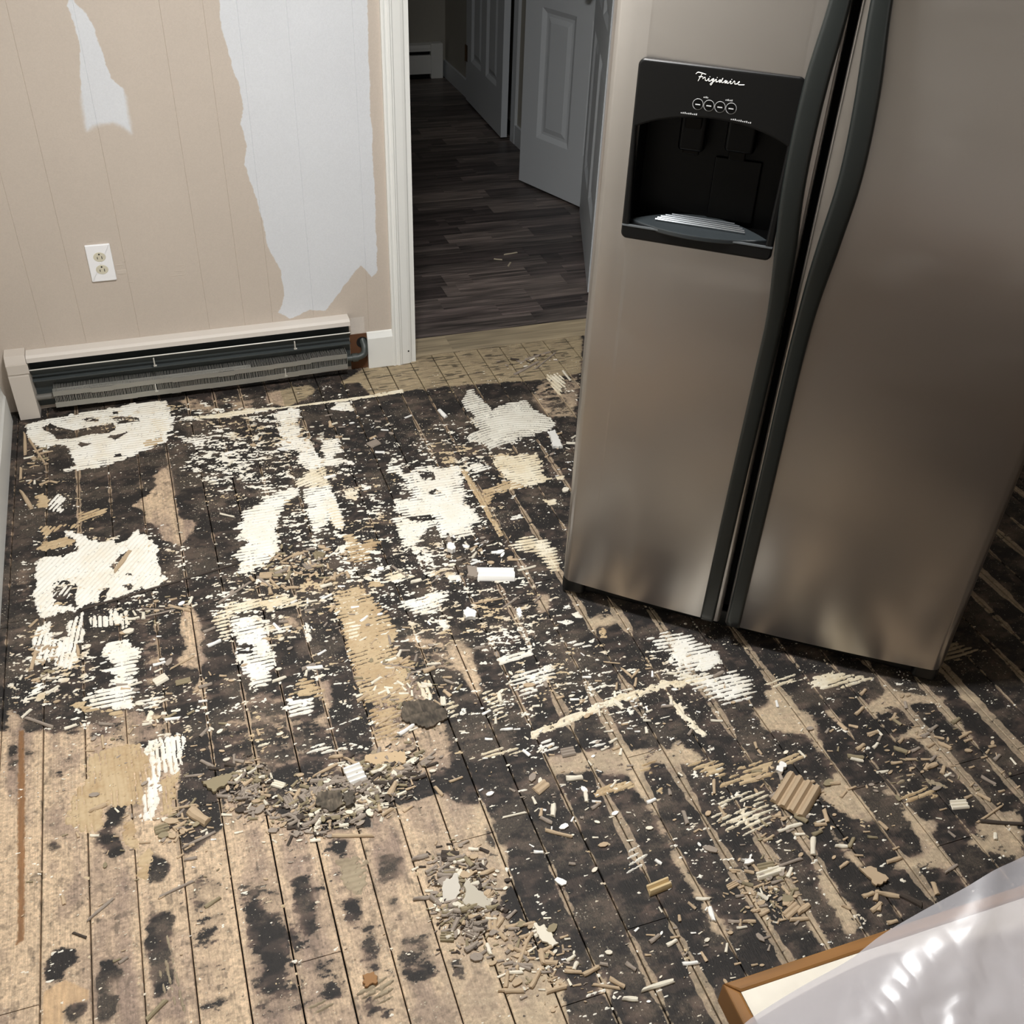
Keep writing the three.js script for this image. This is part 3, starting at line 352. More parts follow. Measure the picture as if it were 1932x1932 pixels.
const BLACK=[[0.1,[-145,-2624,-104,-2676,-96,-2583,-92,-2489,-81,-2391,-44,-2380,-51,-2333,-94,-2274,-135,-2315,-148,-2379,-177,-2412,-181,-2469,-215,-2498,-175,-2525,-140,-2569]],
[0.35,[-48,-3044,10,-3045,61,-2971,91,-2938,33,-2937,-18,-2951]],
[0.35,[117,-2990,192,-2987,184,-2921,115,-2936]],
[0.1,[-120,-1978,-91,-2061,-78,-2001,-65,-1922,-72,-1877,-67,-1817,-106,-1804,-135,-1845,-113,-1889]],
[0.35,[-115,-1767,-73,-1758,-77,-1709,-95,-1715]],
[0.58,[-202,-2020,-157,-2016,-173,-1769,-214,-1774]],
[0.42,[-235,-1719,-172,-1693,-173,-1602,-353,-1657,-353,-1712,-288,-1703]],
[0.15,[-441,-1696,-387,-1697,-353,-1676,-353,-1657,-447,-1685]],
[0.3,[-499,-1818,-462,-1759,-455,-1688,-498,-1701,-503,-1815]],
[0.15,[234,-3012,381,-3035,400,-2994,357,-2944,290,-2902,226,-2953]],
[0.0,[473,-3010,598,-3107,767,-3092,1023,-3093,958,-2889,788,-2925,664,-2904,562,-2905,543,-3000]],
[0.0,[720,-3113,801,-3307,944,-3856,1639,-3684,1290,-2867,1143,-2863,971,-2882,796,-2901,669,-2909]],
[0.45,[1143,-2863,1280,-2841,1168,-2604,1090,-2626,1058,-2744,1108,-2817]],
[1,[418,-3043,480,-3045,463,-2959,410,-2955]],
[0.35,[129,-1932,160,-1908,159,-1865,120,-1896]],
[0.58,[-1,-1706,92,-1678,75,-1526,-19,-1555]],
[0.3,[130,-1580,172,-1587,169,-1510,125,-1523]],
[0.15,[168,-1698,193,-1686,189,-1599,168,-1581]],
[0.45,[386,-1827,462,-1737,532,-1716,499,-1607,397,-1664]],
[0.2,[749,-1818,784,-1823,770,-1760,725,-1759]],
[0.25,[842,-1711,912,-1704,923,-1669,869,-1666,832,-1669]],
[0.2,[483,-1702,535,-1695,527,-1574,508,-1558,503,-1638,478,-1653]],
[0.35,[546,-1692,597,-1690,567,-1660]],
[0.5,[686,-1739,694,-1692,770,-1682,759,-1663,677,-1679]],
[0.2,[1089,-1308,1215,-1333,1158,-1240,1086,-1262]],
[0.25,[587,-1330,742,-1308,855,-1267,894,-1294,901,-1253,819,-1247,770,-1219,669,-1256,591,-1273]],
[0.2,[483,-1687,511,-1618,521,-1528,496,-1550,486,-1640]],
[0.35,[297,-1712,388,-1654,415,-1466,395,-1346,265,-1356,227,-1397]],
[0.2,[1143,-1368,1180,-1357,1198,-1255,1195,-1159,1159,-1218,1073,-1262,1141,-1291]],
[0.25,[787,-1284,902,-1260,940,-1202,769,-1243]],
[0.2,[936,-853,957,-762,925,-759,922,-802]],
[0.3,[1392,-912,1515,-916,1412,-797,1323,-863]],
[0.12,[1256,-1332,1254,-1275,1268,-1256,1274,-1181,1265,-1177,1263,-1220,1247,-1244,1250,-1269,1255,-1317]],
[0.15,[1369,-1256,1431,-1279,1495,-1244,1523,-1224,1564,-1212,1541,-1204,1461,-1220,1419,-1225,1357,-1210,1336,-1217,1345,-1244]],
[0.1,[1351,-1147,1377,-1157,1423,-1168,1440,-1152,1432,-1112,1428,-1078,1457,-1066,1432,-1043,1410,-1050,1411,-1076,1401,-1118,1401,-1139,1373,-1144,1351,-1144]],
[0.2,[1519,-1210,1530,-1169,1532,-1121,1527,-1055,1518,-987,1518,-931,1509,-928,1512,-998,1519,-1093,1506,-1150]],
[0.2,[1577,-1216,1604,-1212,1637,-1190,1606,-1169,1575,-1197]],
[0.12,[1164,-1105,1180,-1107,1184,-1073,1189,-1027,1193,-982,1173,-970,1153,-982,1124,-1016,1113,-1044,1107,-1071,1124,-1088,1147,-1078]],
[0.1,[1258,-1050,1269,-1015,1240,-1020]],
[0.12,[1248,-986,1267,-980,1280,-949,1308,-940,1293,-912,1270,-916,1268,-887,1271,-846,1272,-826,1136,-869,1181,-877,1218,-874,1237,-877,1243,-904,1246,-926,1250,-949]],
[0.3,[1217,-1286,1221,-1252,1185,-1166,1178,-1108,1172,-1136,1164,-1200,1180,-1275]],
[0.15,[1077,-996,1087,-973,1099,-911,1103,-884,1084,-888,1080,-940,1076,-976]],
[0.2,[753,-1321,772,-1308,773,-1250,766,-1190,770,-1161,745,-1156,743,-1203,744,-1259,734,-1276]],
[0.3,[750,-1154,772,-1147,760,-1062,766,-999,774,-962,775,-911,778,-866,788,-847,770,-832,745,-844,749,-891,749,-924,744,-977,745,-1036,746,-1110]],
[0.15,[851,-926,871,-903,872,-853,860,-814,843,-830,844,-889]],
[0.2,[1015,-1027,1022,-999,1019,-957,1008,-957,1010,-1009]],
[0.15,[1007,-927,1020,-885,1030,-814,1034,-807,1001,-759,984,-769,981,-824,993,-888]],
[0.14,[209,-1315,267,-1297,359,-1303,389,-1259,429,-1230,447,-1199,377,-1221,358,-1178,447,-1135,427,-1087,426,-1054,388,-1019,398,-980,398,-936,412,-929,416,-897,431,-870,461,-848,442,-817,411,-727,101,-826]],
[0.25,[431,-903,444,-869,422,-861,421,-893]],
[0.3,[506,-882,528,-859,524,-791,502,-798,507,-846]],
[0.25,[591,-1299,697,-1280,773,-1261,798,-1231,757,-1225,625,-1270]],
[0.06,[-529,-1740,-425,-1709,-354,-1678,-303,-1653,-220,-1601,-150,-1521,-169,-1406,-201,-1384,-165,-1373,-165,-1297,-81,-1347,-81,-1235,-56,-1227,-97,-896,-489,-1021]],
[0.16,[-74,-1434,3,-1402,60,-1296,255,-1243,308,-1283,436,-1244,287,-774,-130,-907]],
[0.38,[-233,-1229,-156,-1188,-164,-964,-111,-947,-99,-1072,-93,-1238,-120,-1265]],
[0.42,[-68,-1213,-1,-1202,22,-1066,19,-915,-65,-942,-66,-1062]],
[0.36,[54,-1185,89,-1174,92,-1097,88,-893,19,-915]],
[1,[-297,-1466,-264,-1460,-266,-1408,-293,-1413,-276,-1377,-268,-1344,-280,-1337,-297,-1342,-300,-1369,-317,-1374,-320,-1398,-302,-1400]],
[1,[-412,-1407,-399,-1413,-384,-1403,-387,-1388,-407,-1391]],
[1,[-417,-1376,-404,-1368,-407,-1358,-415,-1360]],
[0.9,[-391,-1375,-382,-1369,-385,-1360]],
[1,[-380,-1613,-364,-1618,-364,-1602]],
[1,[-404,-1586,-383,-1588,-383,-1575,-395,-1573]],
[1,[-407,-1138,-403,-1162,-385,-1175,-353,-1162,-353,-1143,-369,-1139,-377,-1117,-395,-1110,-408,-1120]],
[1,[-319,-1132,-297,-1125,-282,-1099,-277,-1085,-299,-1080,-309,-1063,-335,-1077,-325,-1094,-314,-1109]],
[1,[-374,-1060,-340,-1064,-338,-1043,-356,-1023,-371,-1028,-376,-1049]],
[1,[-330,-1060,-304,-1064,-287,-1047,-306,-1009,-328,-1025]],
[1,[-224,-1338,-216,-1331,-188,-1293,-197,-1256,-231,-1260,-224,-1293]],
[1,[-223,-1196,-195,-1197,-188,-1178,-193,-1140,-202,-1136,-196,-1059,-228,-1022,-232,-1083,-241,-1126,-233,-1166]],
[0.9,[-152,-1204,-127,-1193,-149,-1169]],
[1,[-327,-1280,-304,-1290,-305,-1276,-322,-1271]],
[1,[-460,-1683,-443,-1664,-452,-1644,-459,-1660]],
[0.9,[-492,-1692,-475,-1678,-472,-1598,-485,-1624]],
[0.9,[-411,-1288,-397,-1284,-405,-1276]],
[1,[31,-1192,55,-1189,61,-1155,52,-1089,34,-1065,30,-1130]],
[1,[-46,-1195,-40,-1152,-15,-1100,20,-1086,15,-1058,-13,-1061,-21,-968,-42,-975,-45,-1055,-61,-1099,-60,-1131,-48,-1161]],
[1,[119,-1254,146,-1246,136,-1211,118,-1217]],
[0.8,[109,-1122,147,-1117,138,-1075,114,-1060,109,-1091]],
[0.62,[193,-1197,245,-1188,235,-1136,188,-1122]],
[0.9,[195,-1099,212,-1093,202,-1076,188,-1084]],
[0.66,[145,-1066,159,-1023,146,-963,123,-964,121,-1009]],
[0.58,[195,-1011,249,-1001,234,-923,192,-918,181,-965]],
[0.85,[271,-961,291,-936,282,-896,270,-937]],
[0.75,[44,-1008,60,-1006,59,-985,43,-987]],
[0.95,[50,-963,74,-947,68,-940,45,-950]],
[0.62,[104,-928,130,-920,124,-881,101,-886]],
[1,[130,-894,156,-886,143,-875]],
[0.6,[-51,-1643,116,-1592,227,-1473,222,-1421,82,-1386,3,-1402,-70,-1467]]];
const MORTAR=[['W',0.95,0,[-501,-3011,-448,-3029,-391,-3033,-344,-3045,-265,-3044,-201,-3056,-125,-3056,-80,-3044,-72,-2991,-77,-2968,-60,-2930,-78,-2895,-64,-2875,-90,-2843,-57,-2858,-54,-2845,-82,-2833,-96,-2799,-147,-2776,-182,-2756,-213,-2735,-262,-2720,-309,-2712,-356,-2715,-388,-2714,-389,-2731,-356,-2740,-367,-2800,-382,-2856,-412,-2879,-423,-2867,-445,-2851,-475,-2889,-495,-2940],[[-451,-2982,-429,-3003,-405,-2973,-360,-2941,-306,-2950,-283,-2951,-244,-2953,-237,-2923,-257,-2897,-307,-2903,-360,-2895,-405,-2900,-424,-2943,-447,-2965],[-336,-3002,-282,-2999,-290,-2977,-321,-2982],[-255,-3000,-169,-2968,-166,-2943,-229,-2944],[-265,-2876,-200,-2889,-239,-2854],[-352,-2859,-337,-2864,-307,-2850,-337,-2836],[-245,-2773,-227,-2772,-227,-2754,-244,-2758],[-242,-3025,-226,-3021,-229,-3005,-243,-3009]]],
['C',0.9,0,[-135,-2943,-83,-2937,-80,-2864,-105,-2847,-133,-2902],[]],
['Y',0.9,0,[-168,-2819,-101,-2846,-100,-2804,-151,-2780],[]],
['W',0.4,0,[-78,-2840,-11,-2798,52,-2796,17,-2760,-16,-2746,-47,-2785],[]],
['W',0.8,60,[-425,-2584,-402,-2609,-370,-2578,-387,-2553,-384,-2521,-404,-2514,-421,-2544],[]],
['Y',1,0,[-460,-2613,-440,-2627,-422,-2596,-432,-2547,-452,-2553],[]],
['Y',0.7,20,[-353,-2506,-319,-2502,-267,-2500,-271,-2476,-316,-2458,-346,-2448],[]],
['Y',0.8,60,[-447,-2465,-400,-2457,-346,-2448,-357,-2433,-387,-2448,-436,-2408],[]],
['Y',1,10,[-457,-2357,-429,-2394,-380,-2398,-360,-2380,-366,-2359,-412,-2352],[]],
['C',1,0,[-16,-2930,48,-2925,185,-2929,181,-2901,86,-2894,6,-2908],[]],
['C',1,0,[119,-2928,283,-2912,542,-2911,669,-2921,668,-2899,494,-2893,290,-2902,116,-2908],[]],
['W',1,55,[-388,-2432,-357,-2412,-327,-2381,-297,-2346,-279,-2346,-263,-2352,-255,-2334,-224,-2341,-213,-2371,-201,-2378,-172,-2337,-150,-2277,-150,-2225,-145,-2168,-137,-2151,-162,-2124,-215,-2125,-250,-2114,-287,-2104,-277,-2153,-295,-2149,-304,-2109,-357,-2090,-357,-2139,-352,-2166,-363,-2198,-375,-2211,-398,-2217,-409,-2192,-408,-2154,-405,-2125,-357,-2111,-360,-2094,-399,-2087,-432,-2079,-446,-2110,-455,-2177,-449,-2223,-456,-2279,-454,-2308,-425,-2326,-387,-2309,-357,-2332,-351,-2351],[[-272,-2235,-244,-2283,-235,-2281,-239,-2246,-258,-2226],[-240,-2152,-225,-2157,-217,-2143,-229,-2130],[-228,-2198,-221,-2196,-221,-2186,-228,-2189]]],
['W',0.15,60,[-405,-2153,-398,-2217,-363,-2198,-357,-2139],[]],
['W',0.9,80,[-453,-2045,-437,-2062,-412,-2064,-409,-2015,-390,-1988,-374,-2000,-382,-2042,-363,-2058,-341,-2074,-338,-2024,-333,-1997,-350,-1951,-352,-1914,-363,-1889,-389,-1897,-410,-1923,-447,-1926,-454,-1990],[]],
['W',0.95,90,[-319,-2054,-283,-2048,-268,-2076,-257,-2050,-238,-2048,-240,-1995,-252,-1973,-256,-2000,-289,-2010,-317,-2018],[]],
['W',0.9,0,[-307,-1925,-282,-1947,-241,-1950,-226,-1926,-211,-1918,-218,-1862,-226,-1808,-236,-1804,-230,-1774,-235,-1723,-260,-1720,-288,-1735,-348,-1743,-328,-1766,-340,-1781,-332,-1801,-286,-1799,-291,-1816,-269,-1841,-298,-1858,-271,-1874,-292,-1900],[]],
['Y',1,0,[-370,-1768,-358,-1775,-333,-1771,-343,-1752],[]],
['Y',0.9,0,[-350,-1743,-338,-1754,-257,-1726,-258,-1697,-283,-1701,-293,-1730],[]],
['W',0.5,0,[-231,-1741,-205,-1748,-169,-1741,-168,-1718,-192,-1706,-212,-1713],[]],
['C',1,60,[-214,-1677,-202,-1706,-193,-1696,-202,-1669],[]],
['W',0.8,20,[-471,-1821,-452,-1834,-440,-1861,-422,-1859,-424,-1833,-444,-1824,-469,-1820],[]],
['W',1,0,[-499,-1833,-472,-1832,-474,-1821],[]],
['W',0.85,0,[240,-2874,294,-2901,322,-2893,316,-2828,290,-2795,314,-2764,294,-2723,320,-2708,327,-2652,332,-2614,346,-2580,338,-2539,286,-2532,281,-2548,272,-2586,280,-2635,231,-2679,215,-2702,241,-2714,237,-2770,249,-2822],[]],
['C',0.85,20,[286,-2532,339,-2546,338,-2476,339,-2441,285,-2436,234,-2471],[]],
['W',0.8,0,[254,-2451,339,-2441,343,-2360,344,-2289,344,-2233,321,-2227,309,-2280,291,-2260,256,-2228,252,-2290,254,-2385],[]],
['C',0.7,0,[316,-2400,343,-2360,340,-2234,321,-2227,319,-2334],[]],
['W',0.85,0,[354,-2691,384,-2675,409,-2699,407,-2608,377,-2579,424,-2551,450,-2507,402,-2543,372,-2530,336,-2547,350,-2601,336,-2635,360,-2658],[]],
['W',1,0,[442,-2894,489,-2890,486,-2832,448,-2838,418,-2858],[]],
['W',0.8,0,[77,-2378,125,-2409,154,-2433,199,-2460,251,-2459,247,-2413,203,-2393,180,-2336,156,-2274,150,-2229,42,-2260,78,-2321],[]],
['W',0.72,0,[507,-2492,559,-2492,564,-2447,601,-2465,644,-2460,688,-2441,735,-2449,721,-2389,708,-2289,681,-2251,700,-2212,707,-2160,674,-2150,672,-2108,619,-2094,596,-2142,594,-2192,534,-2136,475,-2135,470,-2234,502,-2244,481,-2268,505,-2320,552,-2320,544,-2383,544,-2431,506,-2471],[[602,-2333,627,-2339,648,-2300,615,-2282],[599,-2444,643,-2425,639,-2384,602,-2394],[511,-2235,581,-2227,620,-2203,596,-2198,521,-2213]]],
['Y',1,90,[724,-2424,742,-2404,743,-2213,727,-2224],[]],
['W',1,0,[425,-2424,449,-2410,448,-2390,421,-2391],[]],
['C',1,0,[371,-2405,412,-2400,393,-2345,370,-2365],[]],
['G',0.88,999,[835,-2798,879,-2852,895,-2861,903,-2819,919,-2762,916,-2711,959,-2738,1014,-2749,1048,-2746,1055,-2680,1086,-2633,1092,-2576,1063,-2553,991,-2537,912,-2518,877,-2499,840,-2492,828,-2535,793,-2557,807,-2594,840,-2615,834,-2659,850,-2691,839,-2732],[]],
['C',0.85,0,[838,-2459,912,-2449,969,-2439,981,-2391,958,-2337,964,-2304,1013,-2301,1009,-2281,950,-2292,908,-2278,838,-2277,837,-2329,833,-2373,831,-2416],[]],
['Y',0.85,15,[754,-2301,835,-2324,908,-2278,838,-2277,790,-2270,748,-2223],[]],
['W',0.8,10,[751,-2417,780,-2442,801,-2419,834,-2405,781,-2387,753,-2395],[]],
['Y',1,90,[728,-2434,736,-2379,746,-2293,748,-2213,734,-2217,733,-2327,722,-2404],[]],
['C',0.7,100,[1168,-2892,1217,-2886,1215,-2816,1166,-2734,1156,-2764],[]],
['W',0.9,0,[84,-2377,174,-2371,161,-2311,160,-2251,158,-2192,135,-2153,115,-2137,72,-2116,33,-2122,51,-2166,31,-2195,74,-2240,72,-2306,41,-2309,80,-2347],[]],
['W',0.8,0,[247,-2350,311,-2332,293,-2274,268,-2220,254,-2242,252,-2291],[]],
['C',0.6,0,[311,-2332,339,-2323,339,-2248,316,-2224,300,-2272],[]],
['Y',0.7,0,[326,-2203,355,-2201,367,-2155,413,-2166,423,-2145,385,-2104,374,-2073,342,-2071,323,-2099],[]],
['W',0.75,0,[483,-2200,512,-2211,525,-2158,530,-2120,502,-2099,470,-2114],[]],
['C',0.6,10,[391,-2007,433,-2022,479,-1981,438,-1971,388,-1980],[]],
['Y',0.9,10,[353,-1991,378,-1994,394,-1962,345,-1972],[]],
['W',0.55,5,[399,-1883,432,-1904,473,-1903,524,-1914,536,-1894,488,-1857,466,-1828,434,-1832,422,-1866,392,-1865],[]],
['W',0.7,0,[481,-1808,500,-1803,511,-1770,487,-1758],[]],
['W',0.9,0,[498,-1998,529,-1983,534,-1949,500,-1980],[]],
['W',1,0,[553,-1965,586,-1955,585,-1928,551,-1933],[]],
['Y',0.8,5,[259,-1965,304,-1989,339,-1973,349,-1928,371,-1861,381,-1809,384,-1779,350,-1747,365,-1714,399,-1673,379,-1643,355,-1598,370,-1560,307,-1563,255,-1587,249,-1630,252,-1686,254,-1729,248,-1777,253,-1847,248,-1907],[]],
['C',0.8,5,[257,-1860,288,-1861,297,-1824,287,-1794,258,-1793],[]],
['Y',0.45,8,[251,-1584,336,-1558,321,-1510,297,-1459,256,-1471,251,-1539],[]],
['W',0.88,0,[-2,-1956,61,-1952,72,-1920,82,-1878,84,-1803,81,-1759,68,-1736,55,-1706,21,-1695,20,-1729,3,-1760,0,-1814,2,-1883],[[6,-1856,41,-1848,39,-1837,5,-1845],[4,-1836,38,-1828,37,-1817,3,-1825]]],
['C',0.6,5,[-42,-1963,5,-2019,81,-2007,144,-2010,191,-1954,172,-1940,130,-1962,88,-1944,76,-1968,-2,-1956,-5,-1876,-31,-1888],[]],
['W',0.5,0,[81,-1888,141,-1889,134,-1863,87,-1867],[]],
['Y',0.8,0,[122,-1711,140,-1710,165,-1681,172,-1654,171,-1629,89,-1654,116,-1675],[]],
['W',0.8,0,[89,-1654,148,-1636,147,-1615,134,-1587,91,-1596],[]],
['W',0.5,8,[183,-1552,234,-1560,240,-1547,186,-1539],[]],
['W',1,90,[170,-1891,181,-1878,177,-1821,167,-1815],[]],
['C',0.8,95,[384,-1615,410,-1616,417,-1575,398,-1548,380,-1562],[]],
['Y',1,90,[728,-2356,736,-2335,745,-2222,749,-2082,733,-2076,733,-2207,727,-2331],[]],
['W',0.65,0,[587,-2321,672,-2328,677,-2259,708,-2220,706,-2157,663,-2141,639,-2119,576,-2115,582,-2175,584,-2244,565,-2238],[]],
['C',0.55,-5,[745,-2039,803,-2067,857,-2029,870,-1971,848,-1904,819,-1892,809,-1957,795,-1993,763,-2002],[]],
['W',0.9,0,[786,-2151,824,-2158,825,-2140,796,-2137],[]],
['W',0.5,8,[476,-1903,541,-1908,525,-1860,494,-1841,473,-1820,459,-1838],[]],
['W',0.8,0,[479,-1809,510,-1800,507,-1765,486,-1767],[]],
['C',0.9,0,[907,-2206,948,-2206,943,-2171,917,-2173],[]],
['W',0.95,8,[580,-1635,616,-1646,670,-1642,672,-1621,624,-1614,584,-1613],[]],
['W',0.7,0,[756,-1647,779,-1649,818,-1611,782,-1609,759,-1637],[]],
['Y',1,0,[856,-1657,871,-1662,866,-1627,844,-1629],[]],
['W',1,0,[682,-1580,704,-1584,694,-1564,676,-1565],[]],
['W',1,0,[798,-1766,818,-1765,819,-1750,801,-1756],[]],
['W',1,0,[812,-1734,831,-1733,833,-1713,817,-1714],[]],
['W',1,0,[769,-1714,793,-1716,810,-1702,785,-1698],[]],
['W',1,0,[818,-1628,833,-1633,825,-1622],[]],
['W',0.9,0,[795,-1563,818,-1573,816,-1561],[]],
['W',0.12,4,[598,-1584,682,-1589,721,-1562,670,-1526,636,-1494,598,-1491,592,-1535],[]],
['W',0.4,-2,[953,-1609,1065,-1593,1072,-1558,1096,-1535,1098,-1472,1059,-1454,976,-1471,984,-1537,960,-1560],[]],
['W',0.25,0,[964,-1482,1135,-1431,1135,-1358,1080,-1332,1017,-1351,1011,-1395,953,-1448],[]],
['W',1,0,[1014,-1544,1036,-1541,1028,-1501,974,-1509],[]],
['W',1,0,[1058,-1507,1104,-1517,1098,-1472,1054,-1455,1024,-1464],[]],
['C',1,12,[589,-1399,759,-1436,933,-1454,1034,-1439,1052,-1419,924,-1435,761,-1414,586,-1384],[]],
['C',1,90,[926,-1439,932,-1433,939,-1350,960,-1280,946,-1278,921,-1349],[]],
['C',0.3,5,[436,-1385,544,-1381,548,-1361,434,-1364],[]],
['W',0.3,5,[597,-1378,641,-1364,627,-1330,584,-1343],[]],
['W',0.3,5,[694,-1348,733,-1336,721,-1308,685,-1319],[]],
['C',0.2,8,[515,-1544,573,-1541,545,-1459,510,-1463],[]],
['C',0.2,8,[428,-1549,461,-1539,451,-1488,422,-1490],[]],
['C',0.5,5,[1164,-1378,1249,-1389,1234,-1364,1162,-1364],[]],
['C',0.85,3,[1258,-1353,1331,-1372,1427,-1316,1368,-1310,1335,-1310,1271,-1329],[]],
['C',0.3,3,[1154,-1378,1272,-1376,1255,-1347,1181,-1359],[]],
['O',0.8,3,[1532,-1382,1655,-1390,1744,-1319,1630,-1310,1536,-1324],[]],
['Y',0.7,5,[1271,-1014,1339,-1012,1358,-1006,1350,-983,1289,-986,1262,-998],[]],
['O',1,0,[1355,-1030,1381,-1012,1388,-994,1373,-1002,1352,-1018],[]],
['O',0.5,5,[1290,-1057,1316,-1052,1308,-1028,1282,-1033],[]],
['Y',0.55,6,[870,-1227,955,-1209,952,-1181,942,-1163,901,-1165,886,-1194],[]],
['Y',0.7,6,[978,-1184,1065,-1179,1066,-1164,1038,-1127,984,-1129,935,-1138,910,-1135,921,-1156,980,-1165],[]],
['Y',0.8,10,[1068,-1174,1121,-1183,1144,-1158,1094,-1148,1067,-1156],[]],
['C',0.1,7,[856,-1089,1001,-1084,1001,-1064,980,-1038,979,-1025,944,-1020,873,-1024,870,-1056,867,-1076],[]],
['C',0.2,7,[893,-1137,1017,-1102,996,-1085,890,-1098],[]],
['C',1,98,[932,-1078,940,-1076,929,-1041,921,-1043],[]],
['Y',0.7,8,[707,-1214,745,-1213,748,-1195,697,-1191],[]],
['Y',0.3,6,[781,-1248,819,-1247,798,-1207,776,-1224],[]],
['W',0.05,14,[655,-1058,698,-1066,701,-1021,650,-1012],[]],
['Y',1,0,[776,-1173,802,-1179,792,-1165],[]],
['O',1,0,[240,-1452,305,-1423,308,-1394,261,-1391,230,-1409],[]],
['Y',1,8,[652,-1208,697,-1219,744,-1213,745,-1197,658,-1196],[]],
['C',0.6,5,[433,-1370,541,-1370,564,-1349,447,-1357],[]],
['Y',0.95,93,[-332,-1612,-278,-1627,-246,-1613,-226,-1616,-209,-1561,-211,-1519,-234,-1450,-264,-1456,-307,-1469,-302,-1415,-331,-1409,-379,-1443,-367,-1516,-336,-1548],[]],
['Y',1,0,[-268,-1421,-250,-1415,-239,-1342,-256,-1352,-273,-1376],[]],
['Y',1,0,[-246,-1319,-224,-1342,-216,-1328,-231,-1271,-245,-1278],[]],
['W',0.92,93,[-220,-1601,-203,-1618,-146,-1620,-135,-1597,-142,-1545,-155,-1505,-186,-1519,-196,-1455,-211,-1411,-230,-1401,-241,-1420,-228,-1444,-239,-1464,-220,-1475,-218,-1512,-210,-1553],[]],
['Y',0.95,93,[-190,-1503,-155,-1510,-164,-1466,-175,-1408,-193,-1409],[]],
['O',0.25,98,[-222,-1080,-204,-1147,-196,-1144,-187,-1039,-177,-997,-191,-990,-221,-1049],[]],
['O',1,0,[117,-1209,154,-1206,168,-1183,158,-1138,148,-1120,131,-1126,120,-1161],[]],
['O',0.5,12,[15,-939,47,-947,64,-923,41,-914,15,-925],[]],
['O',0.5,12,[101,-953,171,-949,159,-911,133,-905,96,-928],[]],
['C',0.25,4,[7,-1554,48,-1560,46,-1524,10,-1526],[]],
['W',0.4,4,[116,-1512,194,-1483,190,-1462,142,-1463,105,-1483],[]]];
const STAIN=[['O',[-472,-1726,-461,-1724,-452,-1501,-444,-1213,-458,-1204,-455,-1232,-466,-1506]],['T',[-410,-1100,-377,-1114,-335,-1080,-338,-1063,-374,-1063,-379,-1030,-411,-1040]]];
